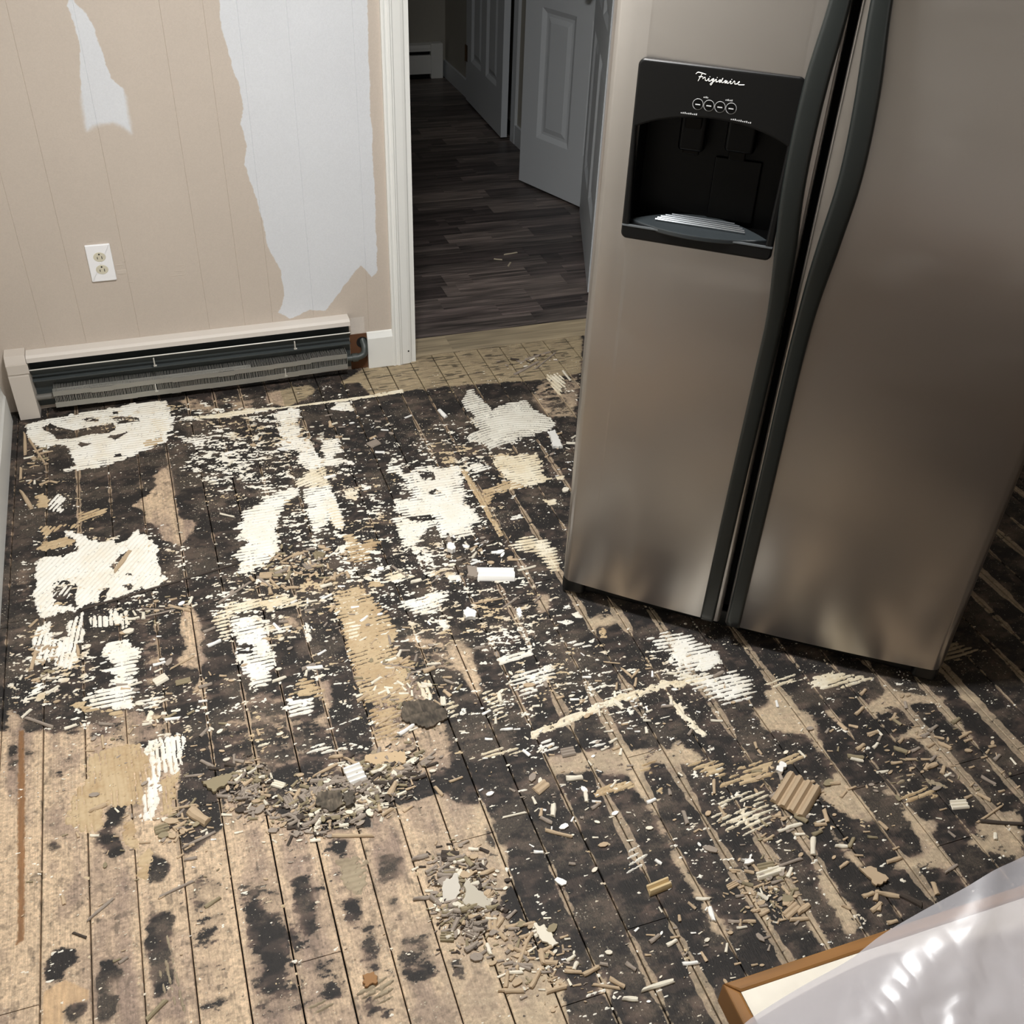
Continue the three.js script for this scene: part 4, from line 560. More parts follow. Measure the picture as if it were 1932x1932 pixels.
const STICKS=[[-498,-2643,-469,-2551,11,1],
[-500,-2957,-495,-2836,9,1],
[-487,-2922,-440,-2777,7,1],
[-455,-2832,-419,-2836,6,1],
[-504,-2767,-503,-2708,8,1],
[-467,-1760,-448,-1780,7,2],
[-457,-1757,-402,-1712,8,0],
[-419,-1820,-391,-1836,7,2],
[-198,-2046,-151,-2029,5,0],
[-200,-2017,-128,-2023,5,0],
[-138,-2042,-89,-2007,8,1],
[-352,-1960,-350,-1922,7,1],
[-151,-1819,-97,-1846,5,1],
[-443,-1966,-453,-1904,9,1],
[-261,-2212,-221,-2287,12,1],
[-335,-2088,30,-2157,7,4],
[-21,-2017,64,-2075,7,0],
[246,-2022,298,-2045,7,1],
[426,-2035,452,-1983,6,0],
[113,-2072,130,-2029,7,1],
[85,-2090,112,-2040,7,0],
[21,-2389,57,-2363,6,2],
[149,-2132,202,-2162,6,1],
[97,-2098,134,-2076,5,0],
[230,-2005,249,-2037,6,1],
[370,-1646,453,-1657,5,0],
[322,-1695,389,-1658,5,0],
[262,-1512,306,-1535,6,1],
[356,-1783,353,-1750,6,0],
[307,-1475,343,-1492,10,3],
[610,-2009,712,-2065,7,4],
[506,-1943,553,-1974,5,0],
[652,-1799,703,-1827,6,0],
[584,-1836,663,-1834,5,1],
[736,-1798,760,-1815,5,0],
[737,-1926,786,-1930,7,2],
[824,-1552,858,-1536,4,1],
[857,-1519,868,-1488,6,1],
[866,-1484,894,-1504,6,1],
[862,-1457,877,-1481,6,1],
[-210,-1226,-148,-1241,6,0],
[-336,-1216,-291,-1248,6,0],
[-160,-1322,-97,-1340,6,0],
[-174,-1420,-127,-1417,6,1],
[-192,-1376,-167,-1378,6,4],
[-361,-1198,-339,-1181,5,4],
[-245,-996,-212,-1021,9,5],
[-303,-1658,-300,-1620,6,1],
[-108,-1528,-84,-1503,8,0],
[-143,-1495,-108,-1490,6,0],
[-138,-1404,-110,-1364,22,1],
[121,-1263,197,-1239,8,1],
[110,-1418,164,-1436,7,1],
[183,-1446,213,-1410,8,1],
[41,-1357,91,-1383,9,0],
[176,-1296,212,-1325,9,0],
[92,-1294,115,-1316,9,2],
[118,-1278,124,-1314,6,1],
[138,-1283,156,-1278,9,2],
[119,-1409,114,-1372,8,0],
[345,-1318,355,-1292,8,1],
[377,-1321,406,-1325,6,1],
[-18,-1413,6,-1405,9,1],
[332,-1387,369,-1407,5,0],
[529,-1182,547,-1162,9,0],
[528,-1150,573,-1120,8,1],
[577,-789,637,-788,9,2],
[456,-1204,505,-1202,5,2],
[377,-891,410,-932,8,1],
[406,-930,428,-949,8,1],
[391,-852,415,-875,9,1],
[383,-900,402,-884,9,0],
[416,-837,450,-836,9,1],
[488,-846,519,-852,9,1],
[530,-826,549,-804,9,1],
[498,-825,540,-804,6,1],
[486,-872,475,-860,8,2],
[538,-786,562,-776,9,2],
[524,-857,537,-850,9,0],
[570,-844,581,-826,8,0],
[369,-979,386,-994,9,1],
[321,-991,331,-971,9,0],
[545,-1065,557,-1060,8,0],
[1038,-973,1016,-938,11,2],
[815,-1108,809,-1078,9,0],
[913,-1162,897,-1129,7,1],
[937,-936,990,-938,7,0],
[703,-900,699,-888,7,1],
[711,-1022,719,-1010,9,3],
[1130,-1177,1134,-1157,6,2],
[1049,-1227,1044,-1210,6,1],
[1045,-1206,1046,-1192,6,1],
[811,-1167,807,-1153,7,0],
[1009,-825,1021,-814,6,1],
[1386,-904,1462,-923,5,1],
[1393,-905,1477,-871,9,4],
[1404,-871,1394,-858,9,2],
[1190,-966,1196,-945,8,1],
[1148,-880,1181,-881,9,1],
[1263,-1101,1268,-1018,6,4],
[1228,-1126,1250,-1112,8,2],
[1473,-1000,1488,-973,8,0],
[1065,-2916,1174,-2978,9,0],
[1147,-2934,1254,-3024,6,0],
[1131,-3004,1236,-3036,9,0],
[1235,-2896,1237,-2824,8,2],
[753,-2756,763,-2709,14,3],
[1058,-829,1082,-830,9,1],
[1089,-828,1125,-808,10,1],
[1076,-814,1092,-831,9,1],
[1132,-810,1156,-780,13,4],
[1208,-813,1199,-789,10,1],
[1245,-825,1280,-833,6,0],
[1056,-798,1084,-807,9,1],
[1070,-768,1091,-766,8,1],
[1070,-794,1082,-808,8,1]];
const ZONES=[[149,-1343,162,76,330,0],[259,-1387,111,61,130,0],[332,-1048,84,115,230,0],[188,-2113,193,95,110,1],[657,-2035,128,87,110,2],[347,-1605,133,140,110,1],[-21,-1424,64,91,80,0],[-152,-1370,62,49,30,1],[416,-900,95,95,80,1],[885,-886,92,78,80,1],[1017,-1048,222,140,70,1],[627,-1521,246,185,110,2],[900,-1388,245,154,90,2],[-460,-2765,52,164,30,1],[-428,-1943,60,155,40,1],[-162,-2035,103,48,25,1],[1059,-2399,98,194,60,2],[347,-2689,407,253,130,2],[249,-1854,336,194,110,2],[633,-1208,334,244,120,2],[695,-844,196,119,50,2],[-140,-1517,330,369,80,1],[1163,-3035,170,77,20,0],[1368,-1101,238,217,90,1],[-234,-1814,239,307,90,2]];
const FLECKS=[[153,-2682,238,322,0.62],[312,-2330,222,339,0.55],[684,-2387,235,323,0.55],[366,-2028,303,181,0.66],[90,-2002,211,207,0.55],[-282,-2217,254,260,0.42],[-405,-1918,132,185,0.6],[589,-1814,267,202,0.55],[697,-1535,236,175,0.4],[893,-1458,212,145,0.45],[154,-1613,308,165,0.38],[876,-1206,253,162,0.2],[939,-980,236,175,0.2],[819,-2558,232,173,0.5],[-106,-2974,331,126,0.5],[317,-1531,236,215,0.35],[-183,-1683,289,135,0.4]];
// ---------------------------------------------------------------- kitchen floor: torn-up boards with black adhesive residue
const FX0 = -600, FX1 = 2320, FZ0 = -3320, FZ1 = -480, CELL = 2.5;                  // millimetres
const GW = Math.round((FX1 - FX0) / CELL), GH = Math.round((FZ1 - FZ0) / CELL);
let field = new Float32Array(GW * GH).fill(0.94);
for (const [v, P] of BLACK) {
  let x0 = 1e9, x1 = -1e9, z0 = 1e9, z1 = -1e9; for (let i = 0; i < P.length; i += 2) { x0 = Math.min(x0, P[i]); x1 = Math.max(x1, P[i]); z0 = Math.min(z0, P[i + 1]); z1 = Math.max(z1, P[i + 1]); }
  for (let j = Math.max(0, Math.floor((z0 - FZ0) / CELL)); j <= Math.min(GH - 1, (z1 - FZ0) / CELL); j++) for (let i = Math.max(0, Math.floor((x0 - FX0) / CELL)); i <= Math.min(GW - 1, (x1 - FX0) / CELL); i++) if (inPoly(P, FX0 + i * CELL, FZ0 + j * CELL)) field[j * GW + i] = v;
}
{ // plain separable box blur, twice
  const box1 = (a, r) => { const b = new Float32Array(a.length); for (let j = 0; j < GH; j++) { let s = 0; for (let k = -r; k <= r; k++) s += a[j * GW + clamp(k, 0, GW - 1)]; for (let i = 0; i < GW; i++) { b[j * GW + i] = s / (2 * r + 1); s += a[j * GW + clamp(i + r + 1, 0, GW - 1)] - a[j * GW + clamp(i - r, 0, GW - 1)]; } } const c = new Float32Array(a.length); for (let i = 0; i < GW; i++) { let s = 0; for (let k = -r; k <= r; k++) s += b[clamp(k, 0, GH - 1) * GW + i]; for (let j = 0; j < GH; j++) { c[j * GW + i] = s / (2 * r + 1); s += b[clamp(j + r + 1, 0, GH - 1) * GW + i] - b[clamp(j - r, 0, GH - 1) * GW + i]; } } return c; };
  field = box1(box1(field, 3), 3);
}
const fieldAt = (x, z) => { const fx = clamp((x - FX0) / CELL, 0, GW - 1.001), fz = clamp((z - FZ0) / CELL, 0, GH - 1.001), i = Math.floor(fx), j = Math.floor(fz), a = fx - i, b = fz - j, o = j * GW + i; return (field[o] * (1 - a) + field[o + 1] * a) * (1 - b) + (field[o + GW] * (1 - a) + field[o + GW + 1] * a) * b; };
const PITCH = 84.2, JX = -83;                                                        // board width and one joint
const stained = (x, z, kind) => { let d = -99; for (const [k, P] of STAIN) if (k === kind) d = Math.max(d, sdPoly(P, x, z)); return d; };
function floorColour(x, z, out) {
  const xl = x - skew(z / 1000) * 1000, f = (xl - JX) / PITCH, bi = Math.floor(f), dl = (f - bi) * PITCH, dj = Math.min(dl, PITCH - dl), ji = dl < PITCH / 2 ? bi : bi + 1;
  const pr = NT[(bi * 37 + 512) & 65535], pj = NT[(ji * 91 + 4000) & 65535];
  const n1 = fbm(x / 34 + 5, z / 15), n2 = fbm(x / 7 + 50, z / 4.5 + 20), n3 = vn(x / 1.6, z / 1.4);
  // bare strip along each joint, where the adhesive came away with the tile edge
  const wide = 1.0 + (4 + 13 * smooth(250, 800, x + 0.45 * (z + 1300))) * pj * smooth(0.38, 0.75, vn(ji * 7.3, z / 120)) + 5 * (vn(ji * 3.1 + 9, z / 18) - 0.3);
  let b = fieldAt(x, z) - 0.75 * smooth(wide + 3, wide - 3, dj) * (0.5 + 0.5 * pj);
  b += 0.74 * (n1 - 0.5) + 0.5 * (n2 - 0.5) + 0.1 * (n3 - 0.5);
  b -= 0.22 * smooth(0.62, 0.8, fbm(x / 60 + 70, z / 130 + 9));
  const fr = fieldAt(x, z), k = Math.max(smooth(0.40, 0.56, b), 0.62 * smooth(0.22, 0.72, fr + 0.5 * (n1 - 0.5) + 0.2 * (n2 - 0.5)) * (1 - 0.6 * smooth(wide + 6, wide - 2, dj)) * smooth(0.5, 3, dj));
  // wood
  const g = vn(xl / 2.2 + bi * 17, z / 70) - 0.5, g2 = vn(xl / 0.9 + bi * 7, z / 26) - 0.5, blot = fbm(x / 55 + 30, z / 90 + 11), dust = smooth(0.40, 0.64, fbm(x / 70 + 9, z / 85 + 60) + 0.12 * (n2 - 0.5));
  const grey = clamp(0.10 + 0.36 * smooth(0.36, 0.68, blot) + 0.7 * smooth(4, 24, dj) * smooth(0.42, 0.66, fbm(x / 120 + 6, z / 260 + 3) + (bi >= 0 && bi <= 5 ? 0.10 : -0.06)) - 0.5 * (pr - 0.5) - 0.45 * dust);
  let r = 194 + (146 - 194) * grey, gg = 170 + (126 - 170) * grey, bb = 142 + (111 - 142) * grey;
  const m = 1 + 0.12 * g + 0.07 * g2 + 0.10 * (n2 - 0.5) + 0.07 * (n3 - 0.5) - 0.14 * smooth(0.7, 0.85, vn(x / 5 + 3, z / 6)) - 0.22 * smooth(0.66, 0.82, fbm(x / 16 + 90, z / 22)); r *= m; gg *= m; bb *= m;
  { const dustLift = smooth(200, 700, x + 0.45 * (z + 1300)) * (0.55 + 0.45 * smooth(0.3, 0.6, n1)); r += (186 - r) * 0.8 * dustLift; gg += (168 - gg) * 0.8 * dustLift; bb += (141 - bb) * 0.8 * dustLift; const mm = 1 + 0.25 * (n2 - 0.5) + 0.1 * (n3 - 0.5); r *= mm; gg *= mm; bb *= mm; }   // pale mortar dust, brightened towards lower right to offset weak lamplight
  if (z < -2820 && x > 280) { const wz = 0.85 * smooth(-2820, -2880, z + 40 * (n1 - 0.5)), cr = 1 - 0.45 * smooth(0.70, 0.80, vn(x / 34 + 4, z / 5)) + 0.3 * (vn(x / 24, z / 3.2) - 0.5); r += (158 * cr - r) * wz; gg += (142 * cr - gg) * wz; bb += (113 * cr - bb) * wz; }   // weathered, cross-cracked boards before the doorway
  // black film: thick and thin
  const film = smooth(0.42, 0.72, fbm(x / 30 + 80, z / 19 + 2) + 0.16 * (n2 - 0.5)) * (0.45 + 0.55 * smooth(1.0, 0.5, b)), kr = 30 + 62 * film + 14 * (n3 - 0.5), kg = 26 + 50 * film + 12 * (n3 - 0.5), kb = 24 + 43 * film + 11 * (n3 - 0.5);
  const haze = 0.30 * smooth(0.46, 0.70, fbm(x / 95 + 21, z / 60 + 33) + 0.22 * (n2 - 0.5)) * (0.6 + 0.8 * n3);   // grey-tan dust lying on the black
  r += (kr + (150 - kr) * haze - r) * k; gg += (kg + (133 - kg) * haze - gg) * k; bb += (kb + (112 - kb) * haze - bb) * k;
  // flecks of white mortar dust too small to build
  const cx = Math.floor(x / 6), cz = Math.floor(z / 4.2), h = NT[((cx * 73) ^ (cz * 151)) & 65535];
  const dens = 0.07 + 0.30 * smooth(0.5, 0.72, fbm(x / 120 + 3, z / 120 + 77)) * smooth(-700, -1900, z) + 0.1 * smooth(0.5, 0.7, n1);
  if (h < dens) { const h2 = NT[((cx * 31) ^ (cz * 57) + 9) & 65535], h3 = NT[((cx * 11) ^ (cz * 197) + 77) & 65535], ex = (x - (cx + 0.25 + 0.5 * h2) * 6) / (0.5 + 1.9 * h3 * h2), ez = (z - (cz + 0.3 + 0.4 * h3) * 4.2) / (0.35 + 0.6 * h2), q = smooth(1.3, 0.7, ex * ex + ez * ez) * (0.35 + 0.6 * h3); const wr = k > 0.5 ? 226 : 205; r += (wr - r) * q; gg += (wr - 8 - gg) * q; bb += (wr - 30 - bb) * q; }
  out[0] = r; out[1] = gg; out[2] = bb;
}
const floorBump = dataTex(512, 512, (d) => { for (let j = 0; j < 512; j++) for (let i = 0; i < 512; i++) { const v = 120 + 90 * (fbm(i / 9, j / 14) - 0.5) + 70 * (vn(i / 2, j / 2.5) - 0.5) + 60 * (vn(i / 5, j / 40) - 0.5), o = (j * 512 + i) * 4; d[o] = d[o + 1] = d[o + 2] = clamp(v, 0, 255); d[o + 3] = 255; } }, false);
{
  const F = struct('floor', 'kitchen floorboards stripped of tile, with black adhesive and white mortar residue');
  const cols = [[-6, 6], [6, 17], [17, 28]], TS = 2048, boardMats = [], ranges = [];
  for (const [i0, i1] of cols) {
    const x0 = JX + PITCH * i0 - 26, x1 = JX + PITCH * i1 + 26; ranges.push([x0, x1]);
    const c = [0, 0, 0];
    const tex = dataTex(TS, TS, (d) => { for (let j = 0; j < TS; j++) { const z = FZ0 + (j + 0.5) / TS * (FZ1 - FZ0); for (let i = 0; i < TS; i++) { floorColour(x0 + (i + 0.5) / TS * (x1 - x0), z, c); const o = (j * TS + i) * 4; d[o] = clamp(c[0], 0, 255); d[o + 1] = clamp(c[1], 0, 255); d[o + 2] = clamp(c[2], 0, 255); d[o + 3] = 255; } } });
    if (i0 === -6) { // one long caramel glue line beside the left wall and a tan bare patch at the front
      const d = tex.image.data; for (const [kk, P] of STAIN) { let a = 1e9, b = -1e9, e = 1e9, f = -1e9; for (let q = 0; q < P.length; q += 2) { a = Math.min(a, P[q]); b = Math.max(b, P[q]); e = Math.min(e, P[q + 1]); f = Math.max(f, P[q + 1]); } const C = kk === 'O' ? [128, 90, 56] : [198, 164, 124]; for (let j = Math.max(0, Math.floor((e - FZ0) / (FZ1 - FZ0) * TS)); j <= Math.min(TS - 1, (f - FZ0) / (FZ1 - FZ0) * TS); j++) for (let i = Math.max(0, Math.floor((a - x0) / (x1 - x0) * TS)); i <= Math.min(TS - 1, (b - x0) / (x1 - x0) * TS); i++) { const x = x0 + i / TS * (x1 - x0), z = FZ0 + j / TS * (FZ1 - FZ0), w = smooth(-2, 3, sdPoly(P, x, z) + 3 * (vn(x / 3, z / 5) - 0.5)) * (kk === 'O' ? 0.9 : 0.7), o = (j * TS + i) * 4, lum = (d[o] + d[o + 1] + d[o + 2]) / 3; if (kk === 'T' && lum < 75) continue; const n = 0.9 + 0.2 * vn(x / 4, z / 30); for (let c2 = 0; c2 < 3; c2++) d[o + c2] = clamp(d[o + c2] + (C[c2] * n - d[o + c2]) * w, 0, 255); } }
    }
    const bt = floorBump.clone(); bt.repeat.set(7, 14); bt.needsUpdate = true;
    boardMats.push(new THREE.MeshStandardMaterial({ map: tex, roughness: 0.72, bumpMap: bt, bumpScale: 0.0012 }));
  }
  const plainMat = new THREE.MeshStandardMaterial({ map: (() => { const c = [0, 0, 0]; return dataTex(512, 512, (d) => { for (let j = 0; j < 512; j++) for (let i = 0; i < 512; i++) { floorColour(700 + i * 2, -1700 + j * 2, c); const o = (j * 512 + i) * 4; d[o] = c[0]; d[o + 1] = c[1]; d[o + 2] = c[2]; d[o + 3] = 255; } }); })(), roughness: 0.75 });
  mesh('joist_deck', box(-0.7, 3.6, -0.08, -0.02, -3.3, 3.1), M.rubber, F);
  const r = rng(31);
  for (let i = -6; i < 43; i++) {
    const ends = [-3.128]; let z = -3.128 + 0.25 + r() * 1.2;
    if (i < -2 && i > -6) z = -2.083 + 0.004 * (i + 4);
    while (z < -0.6) { ends.push(z); z += 0.55 + r() * 1.1; } ends.push(-0.49); ends.push(3.08);
    const xa = (JX + PITCH * i) / 1000, xb = xa + PITCH / 1000, gap = 0.0009 + 0.0009 * NT[(i + 60) * 3], col = cols.findIndex(([p, q]) => i >= p && i < q);
    for (let k = 0; k + 1 < ends.length; k++) {
      const z0 = ends[k] + (k ? 0.0008 : 0), z1 = ends[k + 1] - 0.0008, near = z1 > 0 || col < 0; if (i > 27 && k < ends.length - 2 && z1 < -3) continue;
      const c = 0.0014, prof = [[xa + gap, -0.018], [xa + gap, -c], [xa + gap + c, 0], [xb - gap - c, 0], [xb - gap, -c], [xb - gap, -0.018]];
      const s = new THREE.Shape(prof.map(([x, y]) => new THREE.Vector2(x, y))), g = new THREE.ExtrudeGeometry(s, { depth: z1 - z0, bevelEnabled: false }); g.translate(0, 0, z0);
      const p = g.attributes.position, uv = new Float32Array(p.count * 2);
      for (let q = 0; q < p.count; q++) { const zz = p.getZ(q), xx = Math.max(p.getX(q) + skew(zz), -0.55 + (i === -6 ? 0 : -1)); p.setX(q, xx); if (near) { uv[2 * q] = xx; uv[2 * q + 1] = zz; } else { const [a, b] = ranges[col]; uv[2 * q] = (xx * 1000 - a) / (b - a); uv[2 * q + 1] = (zz * 1000 - FZ0) / (FZ1 - FZ0); } }
      g.setAttribute('uv', new THREE.BufferAttribute(uv, 2));
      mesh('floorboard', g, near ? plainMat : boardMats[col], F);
    }
  }
  { const g = rbox(0.762, 1.548, -0.018, 0.001, -3.256, -3.131, 0.0015, 1); uvPlane(g, 'z', 'x', 2.2, 1.1); mesh('threshold_board', g, new THREE.MeshStandardMaterial({ map: grainTex(256, 512, [150, 136, 112], 0.45, 10, 3, 44), roughness: 0.75 }), F); }
}
// ---------------------------------------------------------------- mortar left on the boards, combed into ridges by the trowel
const mortarMat = { W: [0xeeebe2, 0xe4dccb], G: [0xdedace, 0xcfc9bb], Y: [0xc2ac8a, 0xab906c], C: [0xe8dfca, 0xd5c4a3], O: [0xa3957d, 0x897b66] };
{
  const F = scene.getObjectByName('floor');
  const vc = new THREE.MeshStandardMaterial({ vertexColors: true, roughness: 0.85 });
  let seed = 0;
  for (const [cls, solid, ang, P, holes] of MORTAR) {
    seed++;
    let x0 = 1e9, x1 = -1e9, z0 = 1e9, z1 = -1e9; for (let i = 0; i < P.length; i += 2) { x0 = Math.min(x0, P[i]); x1 = Math.max(x1, P[i]); z0 = Math.min(z0, P[i + 1]); z1 = Math.max(z1, P[i + 1]); }
    x0 -= 14; x1 += 14; z0 -= 10; z1 += 10;
    const st = z0 < -2300 ? 2.6 : 2.1, nx = Math.ceil((x1 - x0) / st), nz = Math.ceil((z1 - z0) / st), Fv = new Float32Array((nx + 1) * (nz + 1)), Hv = new Float32Array((nx + 1) * (nz + 1));
    const a = (ang === 999 ? 0 : ang) * Math.PI / 180, ca = Math.cos(a), sa = -Math.sin(a), pitch = 11.6 + 1.2 * NT[seed * 13], small = Math.min(x1 - x0, z1 - z0) < 60;
    for (let j = 0; j <= nz; j++) for (let i = 0; i <= nx; i++) {
      const x = x0 + i * st, z = z0 + j * st;
      let al = x * ca + z * sa, ac = -x * sa + z * ca;
      if (ang === 999) { ac = Math.hypot(x - 930, (z + 2340)); al = Math.atan2(z + 2340, x - 930) * 160; }
      ac += 5 * (vn(al / 60 + seed, ac / 60) - 0.5) + 1.5 * (vn(al / 14, ac / 30 + seed) - 0.5);
      const row = Math.floor(ac / pitch), ph = (ac / pitch - row) * Math.PI * 2, rid = 0.5 - 0.5 * Math.cos(ph);
      let s = sdPoly(P, x, z);
      // ragged ends: every ridge breaks off at its own length
      s += (small ? 5 : 13) * (vn(row * 5.7 + seed * 3, al / 16) - 0.5) + (small ? 4 : 9) * (fbm(x / 9 + seed, z / 6) - 0.5) + 2.5 * (vn(x / 2.4, z / 2.1) - 0.5);
      s -= (1 - solid) * (1 - rid) * 34 + (solid < 0.5 ? 10 * smooth(0.55, 0.75, vn(row * 3.3 + 40, al / 22 + seed)) : 0);
      if (solid < 0.99) s -= 40 * smooth(ang === 999 ? 0.30 : 0.58, ang === 999 ? 0.4 : 0.67, vn(al / 32 + seed * 1.7, row * 7.7 + seed)) * smooth(0.34, 0.10, rid);      // valleys scraped clean in places
      for (const h of holes) s = Math.min(s, -sdPoly(h, x, z) + 4 * (vn(x / 4 + 9, z / 4) - 0.5));
      const pit = fbm(x / 11 + 20 + seed, z / 6.5 + 5); if (pit > 0.66) s -= (pit - 0.66) * 160 * (1.15 - solid * 0.55);
      Fv[j * (nx + 1) + i] = s; Hv[j * (nx + 1) + i] = 0.9 + 2.3 * rid ** 1.3 + 0.5 * (vn(x / 3, z / 3) - 0.5) + 0.6 * (vn(x / 25, z / 25) - 0.5);
    }
    const pos = [], col = [], idx = [], map = new Int32Array(Fv.length).fill(-1), A = new THREE.Color(mortarMat[cls][0]), B = new THREE.Color(mortarMat[cls][1]), c = new THREE.Color();
    const vert = (i, j) => { const o = j * (nx + 1) + i; if (map[o] >= 0) return map[o]; const x = x0 + i * st, z = z0 + j * st, e = clamp(Fv[o] / 2.6, -1, 1); pos.push(x / 1000, (e > 0 ? e * Hv[o] : e * 1.6) / 1000, z / 1000); const t = clamp(0.15 + 1.5 * (fbm(x / 40 + 3, z / 40 + seed) - 0.4) + 0.5 * (vn(x / 4, z / 3) - 0.5)); c.copy(A).lerp(B, t); const sp = NT[(i * 131 + j * 977 + seed) & 65535] < 0.012 ? 0.45 : 1; col.push(c.r * sp, c.g * sp, c.b * sp); return (map[o] = pos.length / 3 - 1); };
    for (let j = 0; j < nz; j++) for (let i = 0; i < nx; i++) { const o = j * (nx + 1) + i; if (Fv[o] <= 0 && Fv[o + 1] <= 0 && Fv[o + nx + 1] <= 0 && Fv[o + nx + 2] <= 0) continue; const p = vert(i, j), q = vert(i + 1, j), s = vert(i, j + 1), t = vert(i + 1, j + 1); idx.push(p, s, q, q, s, t); }
    if (!idx.length) continue;
    const g = new THREE.BufferGeometry(); g.setAttribute('position', new THREE.Float32BufferAttribute(pos, 3)); g.setAttribute('color', new THREE.Float32BufferAttribute(col, 3)); g.setIndex(idx); g.computeVertexNormals();
    mesh('mortar_patch', g, vc, F);
  }
}
{ // thin scraps of mortar still stuck to the boards, too many and too small to pick apart
  const F = scene.getObjectByName('floor'), st = 2.2, x0 = -500, z0 = -3020, nx = Math.round(2250 / st), nz = Math.round(2350 / st), V = new Float32Array((nx + 1) * (nz + 1));
  const dens = (x, z) => { let d = 0.10; for (const [cx, cz, rx, rz, v] of FLECKS) { const q = Math.hypot((x - cx) / rx, (z - cz) / rz); if (q < 1.25) d = Math.max(d, v * smooth(1.25, 0.5, q)); } return d; };
  for (let j = 0; j <= nz; j++) { for (let i = 0; i <= nx; i++) { const x = x0 + i * st, z = z0 + j * st, b = fieldAt(x, z), d = dens(x, z) * smooth(0.1, 0.5, b); const dx = x - 807, dz = z + 1805, under = (dx * 0.794 + dz * 0.608 > -20 && -dx * 0.608 + dz * 0.794 < -60); V[j * (nx + 1) + i] = under ? -1 : 0.70 * fbm(x / 21 + 3, z / 7.5 + 8 - 0.02 * x) + 0.30 * vn(x / 5 + 70, z / 2.8) + 0.16 * (fbm(x / 90, z / 90 + 5) - 0.5) - (0.80 - 0.34 * d); } }
  const pos = [], idx = [], col = [], map = new Int32Array(V.length).fill(-1), A = new THREE.Color(0xece7da), B = new THREE.Color(0xc9b492), c = new THREE.Color();
  const vert = (i, j) => { const o = j * (nx + 1) + i; if (map[o] >= 0) return map[o]; const x = x0 + i * st, z = z0 + j * st, e = clamp(V[o] / 0.05, -1, 1); pos.push(x / 1000, (e > 0 ? e * (1.3 + 1.2 * vn(x / 4, z / 3)) : e * 1.2) / 1000, z / 1000); c.copy(A).lerp(B, smooth(0.45, 0.75, fbm(x / 70 + 8, z / 70))); col.push(c.r, c.g, c.b); return (map[o] = pos.length / 3 - 1); };
  for (let j = 0; j < nz; j++) for (let i = 0; i < nx; i++) { const o = j * (nx + 1) + i; if (V[o] <= 0 && V[o + 1] <= 0 && V[o + nx + 1] <= 0 && V[o + nx + 2] <= 0) continue; const p = vert(i, j), q = vert(i + 1, j), s = vert(i, j + 1), t = vert(i + 1, j + 1); idx.push(p, s, q, q, s, t); }
  const g = new THREE.BufferGeometry(); g.setAttribute('position', new THREE.Float32BufferAttribute(pos, 3)); g.setAttribute('color', new THREE.Float32BufferAttribute(col, 3)); g.setIndex(idx); g.computeVertexNormals();
  const m = mesh('mortar_scraps', g, new THREE.MeshStandardMaterial({ vertexColors: true, roughness: 0.85 }), F); m.userData.kind = 'stuff';
}
// ---------------------------------------------------------------- rubble
const rub = { tones: [0x968a7e, 0xb8a286, 0xe2dac8, 0xf0eee9, 0x443b34, 0x90846a] };
const rubMat = rub.tones.map((h) => std(h, 0.85));
const stone = (rgb, seed) => new THREE.MeshStandardMaterial({ map: grainTex(128, 128, rgb, 0.8, 7, 6, seed), roughness: 0.85 });
function jag(g, amt, seed) { const p = g.attributes.position; for (let i = 0; i < p.count; i++) { const x = p.getX(i), y = p.getY(i), z = p.getZ(i), k = (s) => (vn(x * 3.1 + s + seed * 7.3, (y + z * 1.7) * 3.3 + s * 1.9) - 0.5) * 2 * amt; p.setXYZ(i, x + k(1), y + k(5) * 0.6, z + k(9)); } g.computeVertexNormals(); return g; }
// unit pieces, base at y = 0: length along x
function stickGeo(seed) { const s = new THREE.Shape(); s.moveTo(-0.5, 0); s.lineTo(0.5, 0); s.lineTo(0.42, 0.5); s.lineTo(0.16, 0.9); s.lineTo(-0.2, 0.95); s.lineTo(-0.44, 0.5); s.closePath(); const g = new THREE.ExtrudeGeometry(s, { depth: 1, steps: 5, bevelEnabled: false }); g.translate(0, 0, -0.5); g.rotateY(Math.PI / 2); const p = g.attributes.position, r = rng(seed), a = (r() - 0.5) * 0.5, b = (r() - 0.5) * 0.5; /* broken ends */ for (let i = 0; i < p.count; i++) { const x = p.getX(i); p.setX(i, x + (Math.abs(x) > 0.45 ? (x > 0 ? a : b) * p.getZ(i) * 0.55 + (vn(p.getZ(i) * 5 + seed, p.getY(i) * 4 + x) - 0.5) * 0.10 : 0)); p.setZ(i, p.getZ(i) * (0.72 + 0.5 * vn(x * 3.4 + seed * 1.37, 1.5)) + 0.14 * (vn(x * 1.6 + 9, seed * 2.3) - 0.5)); p.setY(i, p.getY(i) * (0.7 + 0.6 * vn(x * 3 + seed, 7.5))); } const q = plain(g); q.computeVertexNormals(); return q; }
function flakeGeo(seed) { const r = rng(seed), n = 7, pts = []; for (let k = 0; k < n; k++) { const a = k / n * Math.PI * 2, d = 0.32 + 0.2 * r(); pts.push([Math.cos(a) * d, Math.sin(a) * d * 0.9]); } const g = prism(pts, 0.8, 0.06); g.rotateX(-Math.PI / 2); g.translate(0, 0.06, 0); return plain(g); }
